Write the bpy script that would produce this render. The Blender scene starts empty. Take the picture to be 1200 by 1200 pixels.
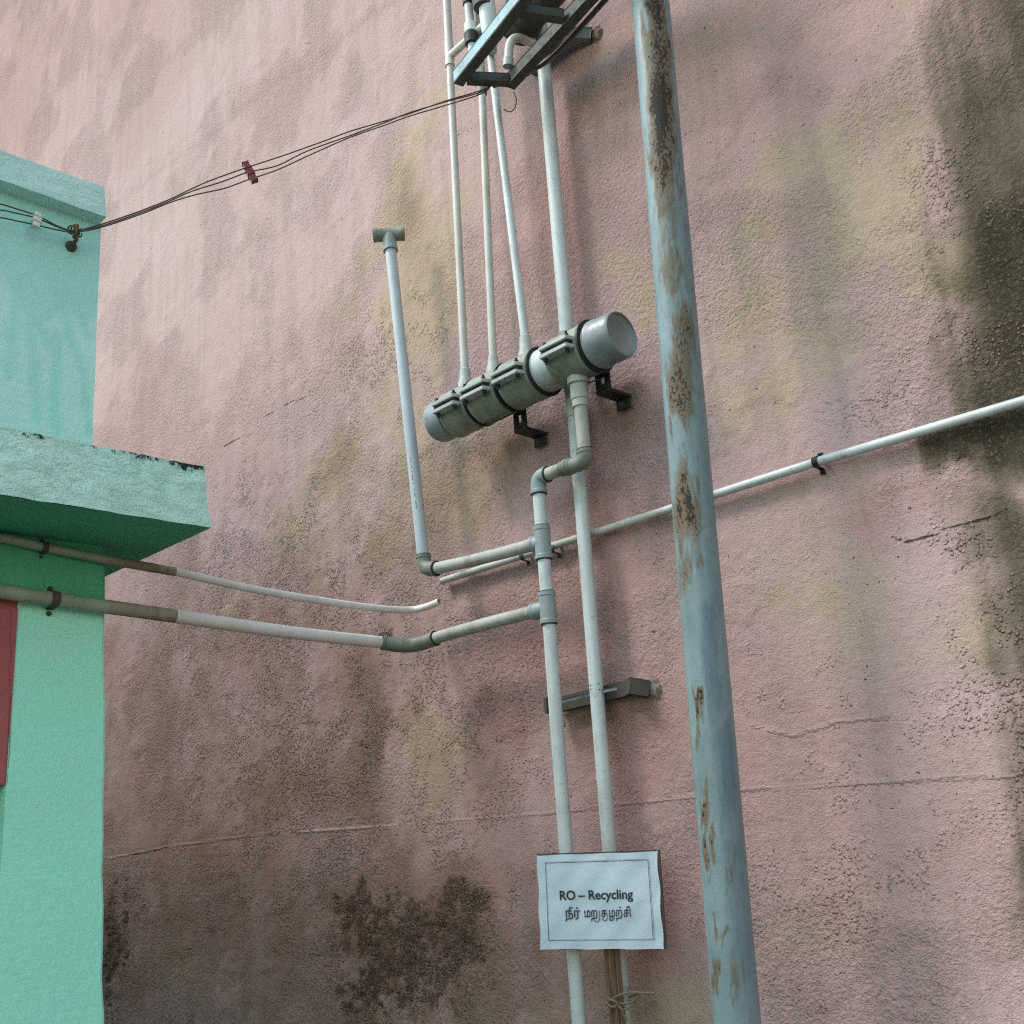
import bpy, bmesh, math, random
import numpy as np
from mathutils import Vector, Matrix

random.seed(7)
scn = bpy.context.scene
COL = scn.collection

# ------------------------------------------------------------------ camera
YAW, PITCH, ROLL = math.radians(44.7), math.radians(16.25), math.radians(-3.84)
FPX = 1272.0                                   # focal length in pixels of a 1200 px wide picture
CAM = Vector((0.0, -1.95, 1.5))
_f = Vector((-math.sin(YAW)*math.cos(PITCH), math.cos(YAW)*math.cos(PITCH), math.sin(PITCH)))
_r0 = Vector((math.cos(YAW), math.sin(YAW), 0)); _u0 = _r0.cross(_f)
_r = math.cos(ROLL)*_r0 + math.sin(ROLL)*_u0
_u = -math.sin(ROLL)*_r0 + math.cos(ROLL)*_u0
cd = bpy.data.cameras.new('camera'); cam = bpy.data.objects.new('camera', cd); COL.objects.link(cam)
cd.sensor_width = 36.0; cd.lens = FPX/1200*36.0; cd.clip_start = 0.05; cd.clip_end = 2000
cam.matrix_world = Matrix(((_r.x, _u.x, -_f.x, CAM.x), (_r.y, _u.y, -_f.y, CAM.y), (_r.z, _u.z, -_f.z, CAM.z), (0, 0, 0, 1)))
scn.camera = cam

# ------------------------------------------------------------------ light
SUN_TRAVEL = Vector((0.85, 1.0, -1.7)).normalized()
SUN_EL = math.asin(-SUN_TRAVEL.z)
SUN_AZ = math.atan2(-SUN_TRAVEL.x, -SUN_TRAVEL.y)      # clockwise from +Y
w = bpy.data.worlds.new('World'); scn.world = w; w.use_nodes = True
nt = w.node_tree; nt.nodes.clear()
sky = nt.nodes.new('ShaderNodeTexSky'); sky.sky_type = 'NISHITA'; sky.sun_disc = False
sky.sun_elevation = SUN_EL; sky.sun_rotation = SUN_AZ
sky.air_density = 2.2; sky.dust_density = 1.0; sky.ozone_density = 1.0
bg = nt.nodes.new('ShaderNodeBackground'); bg.inputs[1].default_value = 0.15
wo = nt.nodes.new('ShaderNodeOutputWorld')
nt.links.new(sky.outputs[0], bg.inputs[0]); nt.links.new(bg.outputs[0], wo.inputs[0])
sd = bpy.data.lights.new('sun', 'SUN'); sd.energy = 1.25; sd.angle = math.radians(14); sd.color = (1.0, 0.95, 0.9)
so = bpy.data.objects.new('sun', sd); COL.objects.link(so)
so.rotation_euler = SUN_TRAVEL.to_track_quat('-Z', 'Y').to_euler()
scn.view_settings.view_transform = 'Standard'; scn.view_settings.look = 'None'
scn.view_settings.exposure = 1.17; scn.view_settings.gamma = 1.0; scn.view_settings.use_curve_mapping = False

scn.cycles.use_denoising = False; scn.cycles.filter_width = 1.2; scn.cycles.max_bounces = 6; scn.cycles.diffuse_bounces = 3; scn.cycles.glossy_bounces = 2; scn.cycles.transmission_bounces = 2
# ------------------------------------------------------------------ point helpers (photo measurements -> real planes)
def ray(px, py): return _f + _r*((px-600)/FPX) - _u*((py-600)/FPX)
def PY(px, py, y): d = ray(px, py); return CAM + d*((y-CAM.y)/d.y)
def PX(px, py, x): d = ray(px, py); return CAM + d*((x-CAM.x)/d.x)
def PZ(px, py, z): d = ray(px, py); return CAM + d*((z-CAM.z)/d.z)
def PPL(px, py, o, n): d = ray(px, py); return CAM + d*((o-CAM).dot(n)/d.dot(n))

# ------------------------------------------------------------------ numpy noise
def _h(ix, iy, s):
    h = (ix.astype(np.int64)*374761393 + iy.astype(np.int64)*668265263 + s*1442695041) & 0xffffffff
    h = ((h ^ (h >> 13))*1274126177) & 0xffffffff
    h = h ^ (h >> 16)
    return (h & 0xffffff)/float(0xffffff)
def vnoise(x, y, s=0):
    ix = np.floor(x); iy = np.floor(y); fx = x-ix; fy = y-iy
    fx = fx*fx*fx*(fx*(fx*6-15)+10); fy = fy*fy*fy*(fy*(fy*6-15)+10)
    a = _h(ix, iy, s); b = _h(ix+1, iy, s); c = _h(ix, iy+1, s); d = _h(ix+1, iy+1, s)
    return (a*(1-fx)+b*fx)*(1-fy) + (c*(1-fx)+d*fx)*fy
def fbm(x, y, s=0, n=4, g=.5):
    t = 0; a = 1; m = 0
    for k in range(n):
        t = t + a*vnoise(x*2**k+17.3*k, y*2**k-9.1*k, s+k*13); m += a; a *= g
    return t/m
def sst(a, b, x):
    t = np.clip((x-a)/(b-a), 0, 1); return t*t*(3-2*t)

# ------------------------------------------------------------------ materials
MATS = {}
class NT:
    def __init__(s, name):
        s.m = bpy.data.materials.new(name); s.m.use_nodes = True
        s.t = s.m.node_tree; s.t.nodes.clear()
        s.o = s.n('ShaderNodeOutputMaterial'); s.b = s.n('ShaderNodeBsdfPrincipled')
        s.t.links.new(s.b.outputs[0], s.o.inputs[0]); MATS[name] = s.m
    def n(s, k, **kw):
        nd = s.t.nodes.new(k)
        for a, v in kw.items(): setattr(nd, a, v)
        return nd
    def put(s, sock, v):
        if isinstance(v, bpy.types.NodeSocket): s.t.links.new(v, sock)
        elif isinstance(v, (tuple, list)) and len(v) == 3 and sock.type == 'RGBA': sock.default_value = (*v, 1)
        else: sock.default_value = v
    def coord(s, scale=(1, 1, 1), obj=True):
        tc = s.n('ShaderNodeTexCoord'); mp = s.n('ShaderNodeMapping'); mp.inputs['Scale'].default_value = scale
        s.t.links.new(tc.outputs['Object' if obj else 'Generated'], mp.inputs[0]); return mp.outputs[0]
    def noise(s, scale, detail=4, rough=.55, vec=None, dist=0):
        nd = s.n('ShaderNodeTexNoise'); nd.inputs['Scale'].default_value = scale
        nd.inputs['Detail'].default_value = detail; nd.inputs['Roughness'].default_value = rough; nd.inputs['Distortion'].default_value = dist
        s.t.links.new(vec if vec is not None else s.coord(), nd.inputs['Vector']); return nd.outputs['Fac']
    def vor(s, scale, vec=None, feat='F1', rnd=1):
        nd = s.n('ShaderNodeTexVoronoi'); nd.feature = feat; nd.inputs['Scale'].default_value = scale
        nd.inputs['Randomness'].default_value = rnd
        s.t.links.new(vec if vec is not None else s.coord(), nd.inputs['Vector']); return nd.outputs['Distance']
    def ramp(s, v, lo, hi, a=0., b=1.):
        nd = s.n('ShaderNodeMapRange'); nd.interpolation_type = 'SMOOTHSTEP'
        s.put(nd.inputs[0], v)
        for i, x in enumerate((lo, hi, a, b)): s.put(nd.inputs[i+1], x)
        return nd.outputs[0]
    def math(s, op, a, b=0.):
        nd = s.n('ShaderNodeMath'); nd.operation = op; s.put(nd.inputs[0], a); s.put(nd.inputs[1], b); return nd.outputs[0]
    def mix(s, f, a, b, mode='MIX'):
        nd = s.n('ShaderNodeMix'); nd.data_type = 'RGBA'; nd.blend_type = mode
        s.put(nd.inputs[0], f); s.put(nd.inputs[6], a); s.put(nd.inputs[7], b); return nd.outputs[2]
    def attr(s, name):
        nd = s.n('ShaderNodeAttribute'); nd.attribute_name = name; return nd.outputs['Fac']
    def bump(s, h, dist, strength=1., nrm=None):
        nd = s.n('ShaderNodeBump'); nd.inputs['Strength'].default_value = strength; nd.inputs['Distance'].default_value = dist
        s.put(nd.inputs['Height'], h)
        if nrm is not None: s.t.links.new(nrm, nd.inputs['Normal'])
        return nd.outputs[0]
    def fin(s, col=None, rough=None, nrm=None, metal=None, spec=None):
        if col is not None: s.put(s.b.inputs['Base Color'], col)
        if rough is not None: s.put(s.b.inputs['Roughness'], rough)
        if nrm is not None: s.t.links.new(nrm, s.b.inputs['Normal'])
        if metal is not None: s.b.inputs['Metallic'].default_value = metal
        if spec is not None: s.b.inputs['Specular IOR Level'].default_value = spec
        return s.m

def mat_pvc(name, col, dirt, amt=.35, rough=.42, spots=.0):
    col = tuple(x*.9 for x in col); dirt = tuple(x*.88 for x in dirt)
    t = NT(name)
    a = t.noise(9, 5, .6); b = t.noise(60, 4, .7); st = t.noise(18, 4, .6, t.coord((1, 1, .12)))
    f = t.math('MULTIPLY', t.ramp(a, .42, .75), amt)
    c = t.mix(f, col, dirt)
    c = t.mix(t.math('MULTIPLY', t.ramp(st, .5, .75), amt*.8), c, dirt)
    c = t.mix(t.math('MULTIPLY', t.ramp(b, .6, .72), amt*.9+spots), c, tuple(x*.45 for x in dirt))
    return t.fin(c, t.ramp(b, .3, .8, rough-.06, rough+.2), t.bump(b, .0006, .4))

mat_pvc('pvc_white', (.55, .605, .60), (.30, .30, .26), .55)
mat_pvc('pvc_cream', (.54, .53, .48), (.30, .27, .21), .55)
mat_pvc('pvc_vent', (.44, .50, .53), (.32, .35, .34), .3)
mat_pvc('pvc_dusty', (.42, .43, .39), (.20, .18, .14), .8, .6, .1)
mat_pvc('pvc_sunny', (.74, .71, .68), (.45, .38, .33), .35)  # sunlit stretch of pipe: sunlight put into a paler colour
mat_pvc('pvc_shaded', (.32, .285, .23), (.12, .10, .07), .7, .65)  # same pipe in the sunshade's shadow, shade put into the colour
mat_pvc('pvc_green_bounce', (.30, .38, .29), (.17, .21, .15), .6, .6)  # green light reflected off the building, put into the pipe colour
mat_pvc('fitting_grey', (.27, .33, .33), (.16, .17, .14), .5, .5)
mat_pvc('fitting_olive', (.20, .22, .18), (.09, .09, .06), .7, .55)
mat_pvc('fitting_pale', (.42, .46, .43), (.25, .25, .20), .5)
mat_pvc('vessel_white', (.52, .58, .58), (.22, .23, .17), .8, .45, .1)
mat_pvc('vessel_saddle', (.27, .295, .24), (.11, .12, .08), .85, .5, .1)
mat_pvc('vessel_cap', (.26, .30, .32), (.13, .15, .14), .75, .4)
mat_pvc('flange_pale', (.46, .50, .48), (.24, .25, .2), .5, .45)
mat_pvc('vessel_dark', (.045, .045, .04), (.02, .02, .018), .5, .55)
mat_pvc('frame_blue', (.30, .45, .50), (.06, .08, .07), .35, .5, .15)
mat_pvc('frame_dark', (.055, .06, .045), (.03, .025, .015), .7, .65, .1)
mat_pvc('steel_grey', (.14, .16, .17), (.05, .045, .035), .6, .5)
mat_pvc('steel_dark', (.06, .06, .048), (.10, .06, .03), .6, .6)
mat_pvc('rust', (.16, .075, .035), (.05, .028, .015), .7, .8)
mat_pvc('flat_black', (.012, .012, .012), (.03, .03, .028), .4, .6)
mat_pvc('cable_brown', (.075, .040, .030), (.02, .014, .012), .4, .5)
mat_pvc('cable_grey', (.18, .17, .15), (.06, .055, .05), .5, .5)
mat_pvc('red_plastic', (.20, .018, .016), (.06, .012, .01), .5, .45)
mat_pvc('white_ceramic', (.70, .72, .70), (.2, .2, .18), .4, .3)
mat_pvc('cement_blob', (.20, .155, .13), (.08, .06, .045), .7, .9)
mat_pvc('ink', (.012, .014, .018), (.02, .02, .025), .2, .6)

def mat_ground():
    t = NT('concrete_ground')
    a = t.noise(.8, 6, .6); b = t.noise(40, 5, .7)
    c = t.mix(t.ramp(a, .35, .7), (.085, .075, .062), (.13, .118, .10))
    c = t.mix(t.math('MULTIPLY', b, .35), c, (.1, .09, .08))
    return t.fin(c, .9, t.bump(b, .004, .5))
mat_ground()

def mat_wall():
    t = NT('pink_plaster')
    tc = t.n('ShaderNodeTexCoord'); sp = t.n('ShaderNodeSeparateXYZ'); cb = t.n('ShaderNodeCombineXYZ')
    t.t.links.new(tc.outputs['Object'], sp.inputs[0]); t.t.links.new(sp.outputs['X'], cb.inputs[0]); t.t.links.new(sp.outputs['Z'], cb.inputs[1])
    xz = cb.outputs[0]
    def n2(scale, det, rough=.6):
        o = t.noise(scale, det, rough, xz); o.node.noise_dimensions = '2D'; return o
    def v2(scale):
        o = t.vor(scale, xz); o.node.voronoi_dimensions = '2D'; return o
    n_big = t.attr('n_big'); n_mid = t.attr('n_mid'); st1 = t.attr('run_a'); st2 = t.attr('run_b')
    n_fine = n2(88, 4, .68); n_grain = n2(330, 1, .5)
    dark = t.attr('dark'); yel = t.attr('yellow'); rose = t.attr('rose'); rough = t.attr('crust')
    brown = t.attr('brown'); crackd = t.attr('crack'); crumb = t.attr('crumb')
    scar = t.attr('scar')
    c = t.mix(t.ramp(n_big, .38, .62), (.468, .347, .337), (.43, .302, .292))
    c = t.mix(t.math('MULTIPLY', t.ramp(n_mid, .47, .60), .20), c, (.41, .325, .25))
    c = t.mix(t.math('MULTIPLY', rose, t.ramp(n_mid, .38, .55, .75, 1.)), c, (.40, .225, .205))
    ya = t.math('ADD', yel, t.math('ADD', t.math('MULTIPLY', t.math('SUBTRACT', n_mid, .5), 1.5), t.math('MULTIPLY', t.math('SUBTRACT', n_fine, .5), .5)))
    c = t.mix(t.math('MULTIPLY', t.ramp(ya, .10, .75), t.ramp(yel, .02, .2, 0., .72)), c, (.43, .355, .24))
    c = t.mix(t.math('MULTIPLY', t.ramp(st1, .50, .58), t.math('ADD', t.math('MULTIPLY', brown, .45), .07)), c, (.27, .19, .14))
    ba = t.math('ADD', brown, t.math('ADD', t.math('MULTIPLY', t.math('SUBTRACT', n_mid, .5), .7), t.math('MULTIPLY', t.math('SUBTRACT', n_fine, .5), .6)))
    c = t.mix(t.math('MULTIPLY', t.ramp(ba, .0, .9), t.ramp(brown, .0, .15, 0., .9)), c, (.225, .138, .096))
    c = t.mix(t.math('MULTIPLY', t.ramp(st2, .545, .60), .20), c, (.29, .235, .20))
    rn = t.math('MULTIPLY', t.math('SUBTRACT', st2, .5), .7)
    da = t.math('ADD', t.math('ADD', dark, rn), t.math('MULTIPLY', t.math('SUBTRACT', n_mid, .5), .5))
    da = t.math('MULTIPLY', t.ramp(da, .05, .80), t.ramp(dark, .01, .2))
    c = t.mix(t.math('MULTIPLY', da, .85), c, (.102, .094, .050))
    da2 = t.math('ADD', t.math('ADD', dark, t.math('MULTIPLY', rn, .6)), t.math('ADD', t.math('MULTIPLY', t.math('SUBTRACT', n_mid, .5), .7), t.math('MULTIPLY', t.math('SUBTRACT', n_fine, .5), 1.2)))
    da2 = t.math('MULTIPLY', t.ramp(da2, .55, 1.25), t.ramp(dark, .05, .35))
    c = t.mix(t.math('MULTIPLY', da2, .9), c, (.026, .026, .015))
    c = t.mix(t.math('MULTIPLY', t.ramp(n_fine, .42, .28), t.ramp(rough, 0, 1, .18, .5)), c, (.14, .095, .075))
    c = t.mix(t.math('MULTIPLY', t.ramp(n_fine, .55, .72), .20), c, (.54, .41, .39))
    n_c = n2(72, 3, .6); pit = t.math('MULTIPLY', t.ramp(n_c, .285, .235), t.attr('pits'))
    c = t.mix(t.math('MULTIPLY', pit, .85), c, (.05, .035, .028))
    c = t.mix(t.math('MULTIPLY', scar, t.ramp(n_c, .57, .43, .08, .80)), c, (.080, .052, .036))
    vd = v2(112)
    act = t.math('MULTIPLY', t.ramp(n_c, .47, .53), t.math('MAXIMUM', crumb, scar))
    nod = t.math('MULTIPLY', t.ramp(vd, .48, .14), act)
    rim = t.math('MULTIPLY', t.math('MULTIPLY', t.ramp(vd, .62, .50), t.ramp(vd, .36, .46)), act)
    c = t.mix(t.math('MULTIPLY', rim, t.ramp(t.math('ADD', brown, dark), .05, .55, .30, .8)), c, (.045, .03, .022))  # shadow ring painted round each plaster grain
    c = t.mix(t.math('MULTIPLY', nod, .34), c, (.48, .36, .32))  # grain tops painted lighter as a highlight
    seamr = t.math('MULTIPLY', t.ramp(t.math('ADD', t.attr('seamd'), t.math('MULTIPLY', t.math('SUBTRACT', n_fine, .5), .016)), .0065, .001), t.attr('seam'))
    c = t.mix(t.math('MULTIPLY', seamr, .25), c, (.52, .40, .37))
    ck = t.ramp(t.math('ADD', crackd, t.math('MULTIPLY', t.math('SUBTRACT', n_fine, .5), .007)), .0038, .0010)
    c = t.mix(t.math('MULTIPLY', ck, .78), c, (.02, .015, .012))
    h = t.math('MULTIPLY', n_fine, t.ramp(t.attr('tooth'), .40, .60, .0025, .0095))
    c = t.mix(1., c, (.93, .885, .885), 'MULTIPLY')
    h = t.math('ADD', h, t.math('MULTIPLY', n_grain, .0012))
    h = t.math('ADD', h, t.math('ADD', t.math('MULTIPLY', t.math('MULTIPLY', nod, t.math('ADD', t.math('MULTIPLY', scar, 1.3), 1.)), .0058), t.math('MULTIPLY', seamr, .0032)))
    h = t.math('ADD', h, t.math('MULTIPLY', pit, -.004))
    h = t.math('ADD', h, t.math('MULTIPLY', ck, -.005))
    return t.fin(c, .93, t.bump(h, 1., 1.), spec=.12)
mat_wall()

def mat_green(name, c0, c1, peel=.0, patch=0.):
    t = NT(name)
    st = t.coord((8, 1.2, 22)); brush = t.noise(6, 5, .65, st); mid = t.noise(5, 5, .6); fine = t.noise(90, 5, .7)
    c = t.mix(t.ramp(mid, .35, .7), c0, c1)
    c = t.mix(t.math('MULTIPLY', t.ramp(brush, .5, .7), .22), c, tuple(min(1, x*1.1+.02) for x in c0))
    c = t.mix(t.math('MULTIPLY', t.ramp(t.noise(22, 6, .75), .64, .74), .25), c, tuple(x*.4 for x in c0))
    if patch:
        p = t.attr('patch')
        c = t.mix(t.math('MULTIPLY', p, t.ramp(brush, .30, .55, .6, .95)), c, (.58, .86, .82))
    if peel:
        m = t.attr('mold')
        na = t.noise(38, 6, .8); nb = t.noise(11, 5, .7)
        k2 = t.math('ADD', m, t.math('MULTIPLY', t.math('SUBTRACT', nb, .5), 1.8))
        c = t.mix(t.math('MULTIPLY', t.ramp(k2, .5, .95), .22), c, (.28, .50, .43))
        k = t.math('ADD', t.math('ADD', m, t.math('MULTIPLY', t.math('SUBTRACT', na, .5), 2.4)), t.math('MULTIPLY', t.math('SUBTRACT', nb, .5), 1.2))
        c = t.mix(t.math('MULTIPLY', t.ramp(k, .78, .98), t.ramp(m, .02, .15)), c, (.02, .04, .03))
    h1 = t.bump(fine, .003+.004*peel, .7); h2 = t.bump(brush, .0018, .6, h1)
    if peel:
        rg = t.noise(24, 6, .72, t.coord((1, 1, 1.9)), .6); h2 = t.bump(rg, .011*peel, 1., h2)
        vein = t.ramp(t.math('ABSOLUTE', t.math('SUBTRACT', rg, .53)), .018, .004)
        vein = t.math('MULTIPLY', vein, t.ramp(t.noise(6, 4, .6), .46, .6))
        c = t.mix(t.math('MULTIPLY', vein, .5), c, (.10, .24, .19))
    return t.fin(c, .75, h2, spec=.25)
mat_green('mint_paint', (.37, .89, .70), (.39, .87, .72))
mat_green('teal_paint', (.38, .76, .70), (.42, .78, .74), 0, 1.)
mat_green('shade_paint', (.66, .97, .87), (.60, .95, .83), 1.)
mat_green('coping_paint', (.52, .80, .76), (.60, .84, .80), .6)
mat_green('leaf_green', (.085, .41, .235), (.10, .44, .26))  # darker green for the soffit and the wall strip below it
mat_green('maroon_paint', (.42, .12, .125), (.38, .105, .11))
mat_green('deep_green_paint', (.04, .26, .13), (.05, .30, .15))

def mat_pole():
    t = NT('rusty_blue_paint')
    sv = t.coord((1, 1, .22)); st = t.noise(105, 6, .78, sv); mid = t.noise(10, 5, .6); fine = t.noise(190, 4, .7, t.coord((1, 1, .55)))
    rust = t.attr('rust'); over = t.attr('overpaint')
    c = t.mix(t.ramp(mid, .35, .7), (.150, .212, .228), (.195, .268, .284))
    c = t.mix(t.math('MULTIPLY', t.ramp(st, .45, .7), .4), c, (.115, .165, .165))
    c = t.mix(t.math('MULTIPLY', over, t.ramp(st, .3, .6, .6, 1.)), c, (.085, .135, .18))
    c = t.mix(t.math('MULTIPLY', t.ramp(st, .56, .68), .55), c, (.075, .088, .07))
    ra = t.math('ADD', rust, t.math('MULTIPLY', t.math('SUBTRACT', st, .5), 1.7))
    c = t.mix(t.math('MULTIPLY', t.ramp(ra, .15, .55), t.ramp(rust, .02, .15, 0., .85)), c, (.125, .098, .055))
    c = t.mix(t.math('MULTIPLY', t.ramp(ra, .5, .95), .85), c, (.17, .082, .036))
    sp = t.math('ADD', rust, t.math('MULTIPLY', t.math('SUBTRACT', fine, .5), 2.4))
    c = t.mix(t.math('MULTIPLY', t.ramp(sp, .72, .85), t.ramp(rust, .06, .2)), c, (.022, .018, .012))
    h = t.bump(fine, .0012, .5); h = t.bump(t.math('MULTIPLY', t.ramp(sp, .85, 1.0), -1), .002, .8, h)
    return t.fin(c, t.ramp(rust, 0, .8, .42, .8), h)
mat_pole()

def mat_wood():
    t = NT('batten_wood'); v = t.coord((40, 40, 3)); g = t.noise(3, 6, .7, v); f = t.noise(120, 4)
    c = t.mix(t.ramp(g, .35, .65), (.10, .055, .03), (.21, .13, .07))
    return t.fin(c, .8, t.bump(g, .002, .6))
mat_wood()
def mat_paper():
    t = NT('paper_sheet'); a = t.noise(9, 4, .6); b = t.noise(40, 4, .6)
    c = t.mix(t.ramp(a, .3, .7), (.46, .55, .62), (.51, .60, .66))
    return t.fin(c, .38, t.bump(t.noise(14, 3, .5, None, .6), .006, .5))
mat_paper()
def mat_card():
    t = NT('board_brown'); a = t.noise(30, 4, .6)
    return t.fin(t.mix(a, (.07, .05, .035), (.16, .12, .09)), .85)
mat_card()
def mat_rope():
    t = NT('jute'); a = t.noise(200, 4, .7)
    return t.fin(t.mix(a, (.12, .085, .05), (.30, .23, .15)), .95, t.bump(a, .002, .8))
mat_rope()

# ------------------------------------------------------------------ mesh helpers
def mesh_obj(name, verts, faces, mat, parent=None, smooth=False, sharp=None):
    me = bpy.data.meshes.new(name); me.from_pydata([tuple(v) for v in verts], [], faces); me.update()
    o = bpy.data.objects.new(name, me); COL.objects.link(o)
    if mat: me.materials.append(MATS[mat])
    if smooth:
        me.polygons.foreach_set('use_smooth', [True]*len(me.polygons))
        try: me.set_sharp_from_angle(angle=math.radians(sharp or 40))
        except Exception: pass
    if parent: o.parent = parent; o.matrix_parent_inverse = Matrix.Translation(-parent.location) if parent.type == 'EMPTY' else Matrix()
    return o
def bm_obj(name, bm, mat, parent=None, smooth=False):
    bmesh.ops.recalc_face_normals(bm, faces=bm.faces)
    v = [x.co.copy() for x in bm.verts]; bm.verts.index_update()
    f = [[x.index for x in q.verts] for q in bm.faces]; bm.free()
    return mesh_obj(name, v, f, mat, parent, smooth)
def thing(name, label, cat, loc, group=None):
    o = bpy.data.objects.new(name, None); COL.objects.link(o); o.location = loc; o.empty_display_size = .05
    return tag(o, label, cat, group)
def tag(o, label, cat, group=None):
    o['label'] = label; o['category'] = cat
    if group: o['group'] = group
    return o
def frames(pts):
    n = len(pts); T = []
    for i in range(n):
        a = pts[max(i-1, 0)]; b = pts[min(i+1, n-1)]; T.append((b-a).normalized())
    ref = Vector((0, 0, 1)) if abs(T[0].z) < .9 else Vector((1, 0, 0))
    N = (ref - T[0]*ref.dot(T[0])).normalized(); out = []
    for t in T:
        N = (N - t*N.dot(t)).normalized(); out.append((t, N, t.cross(N)))
    return out
def sweep_data(pts, rad, seg=20, bore=None):
    """closed tube; bore = wall thickness leaves both ends open as a real pipe end"""
    pts = [Vector(p) for p in pts]; fr = frames(pts)
    R = rad if isinstance(rad, (list, tuple)) else [rad]*len(pts)
    V, F = [], []
    def ring(p, a, r): return [p + (a[1]*math.cos(2*math.pi*k/seg) + a[2]*math.sin(2*math.pi*k/seg))*r for k in range(seg)]
    for p, a, r in zip(pts, fr, R): V += ring(p, a, r)
    n = len(pts)
    for i in range(n-1):
        for k in range(seg):
            k2 = (k+1) % seg; F.append([i*seg+k, i*seg+k2, (i+1)*seg+k2, (i+1)*seg+k])
    if bore is None:
        F.append(list(range(seg))[::-1]); F.append([(n-1)*seg+k for k in range(seg)])
    else:
        for end, i in ((0, 0), (1, n-1)):
            d = fr[i][0]*(1 if end == 0 else -1)
            b0 = len(V); V += ring(pts[i], fr[i], R[i]-bore); V += ring(pts[i]+d*min(.05, R[i]*3), fr[i], R[i]-bore)
            for k in range(seg):
                k2 = (k+1) % seg
                q = [[i*seg+k, i*seg+k2, b0+k2, b0+k], [b0+k, b0+k2, b0+seg+k2, b0+seg+k]]
                F += q if end else [x[::-1] for x in q]
            cap = [b0+seg+k for k in range(seg)]; F.append(cap if end else cap[::-1])
    return V, F
def sweep(name, pts, rad, mat, parent=None, seg=20, bore=None):
    V, F = sweep_data(pts, rad, seg, bore); return mesh_obj(name, V, F, mat, parent, True, 45)
def lathe(name, A, B, prof, mat, parent=None, seg=28, bore=None):
    """profile of (metres from A towards B, radius)"""
    A = Vector(A); B = Vector(B); d = (B-A).normalized()
    pts = []; rr = []
    fr = frames([A, B])[0]; V, F = [], []
    for s, r in prof:
        c = A + d*s
        V += [c + (fr[1]*math.cos(2*math.pi*k/seg) + fr[2]*math.sin(2*math.pi*k/seg))*r for k in range(seg)]
    n = len(prof)
    for i in range(n-1):
        for k in range(seg):
            k2 = (k+1) % seg; F.append([i*seg+k, i*seg+k2, (i+1)*seg+k2, (i+1)*seg+k])
    F.append(list(range(seg))[::-1]); F.append([(n-1)*seg+k for k in range(seg)])
    return mesh_obj(name, V, F, mat, parent, True, 32)
def arc(a, c, b, n=10, rad=None):
    """rounded corner from a through corner c to b"""
    a, c, b = Vector(a), Vector(c), Vector(b)
    out = []
    for i in range(n+1):
        t = i/n; out.append(a*(1-t)**2 + c*2*t*(1-t) + b*t*t)
    return out
def lerp(a, b, t): return Vector(a)*(1-t) + Vector(b)*t
def spline(P, n=12):
    P = [Vector(p) for p in P]; Q = [P[0]*2-P[1]] + P + [P[-1]*2-P[-2]]; out = []
    for i in range(1, len(Q)-2):
        p0, p1, p2, p3 = Q[i-1:i+3]
        for k in range(n):
            t = k/n
            out.append(.5*((2*p1) + (p2-p0)*t + (2*p0-5*p1+4*p2-p3)*t*t + (3*p1-p0-3*p2+p3)*t**3))
    out.append(P[-1]); return out
def box_data(c, ax, ay, az, bev=0.):
    bm = bmesh.new(); bmesh.ops.create_cube(bm, size=2)
    for v in bm.verts:
        v.co = Vector(c) + Vector(ax)*v.co.x + Vector(ay)*v.co.y + Vector(az)*v.co.z
    if bev: bmesh.ops.bevel(bm, geom=bm.edges[:], offset=bev, segments=2, affect='EDGES', profile=.5)
    return bm
def box(name, lo, hi, mat, parent=None, bev=.002):
    lo, hi = Vector(lo), Vector(hi); c = (lo+hi)/2; h = (hi-lo)/2
    return bm_obj(name, box_data(c, (h.x, 0, 0), (0, h.y, 0), (0, 0, h.z), bev), mat, parent)
def bar(name, A, B, wdt, hgt, mat, parent=None, up=(0, 0, 1), bev=.0015):
    A, B = Vector(A), Vector(B); d = (B-A); L = d.length/2; d.normalize(); up = Vector(up)
    s = d.cross(up).normalized(); up = s.cross(d).normalized()
    return bm_obj(name, box_data((A+B)/2, d*L, s*wdt/2, up*hgt/2, bev), mat, parent)
def channel(name, A, B, wdt, hgt, th, mat, parent=None, up=(0, 0, 1), side=1):
    """steel angle / C section swept from A to B: web plus two flanges opening towards +side"""
    A, B = Vector(A), Vector(B); d = (B-A).normalized(); up = Vector(up); s = d.cross(up).normalized()*side; up = (up - d*up.dot(d)).normalized()
    h, wd = hgt/2, wdt
    sec = [(0, -h), (wd, -h), (wd, -h+th), (th, -h+th), (th, h-th), (wd, h-th), (wd, h), (0, h)]
    V = [A + s*x + up*z for x, z in sec] + [B + s*x + up*z for x, z in sec]; n = len(sec)
    F = [[k, (k+1) % n, n+(k+1) % n, n+k] for k in range(n)]
    F += [[0, 1, 2, 3][::-1], [0, 3, 4, 7][::-1], [7, 4, 5, 6][::-1], [n+0, n+1, n+2, n+3], [n+0, n+3, n+4, n+7], [n+7, n+4, n+5, n+6]]
    bm = bmesh.new(); vs = [bm.verts.new(v) for v in V]
    for f in F: bm.faces.new([vs[i] for i in f])
    return bm_obj(name, bm, mat, parent)
def hexbolt(name, c, d, r, h, mat, parent):
    c = Vector(c); d = Vector(d).normalized()
    V, F = sweep_data([c, c+d*h], r, 6); V2, F2 = sweep_data([c+d*h, c+d*(h*1.9)], r*.55, 8)
    n = len(V); return mesh_obj(name, V+V2, F+[[i+n for i in f] for f in F2], mat, parent)

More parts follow.
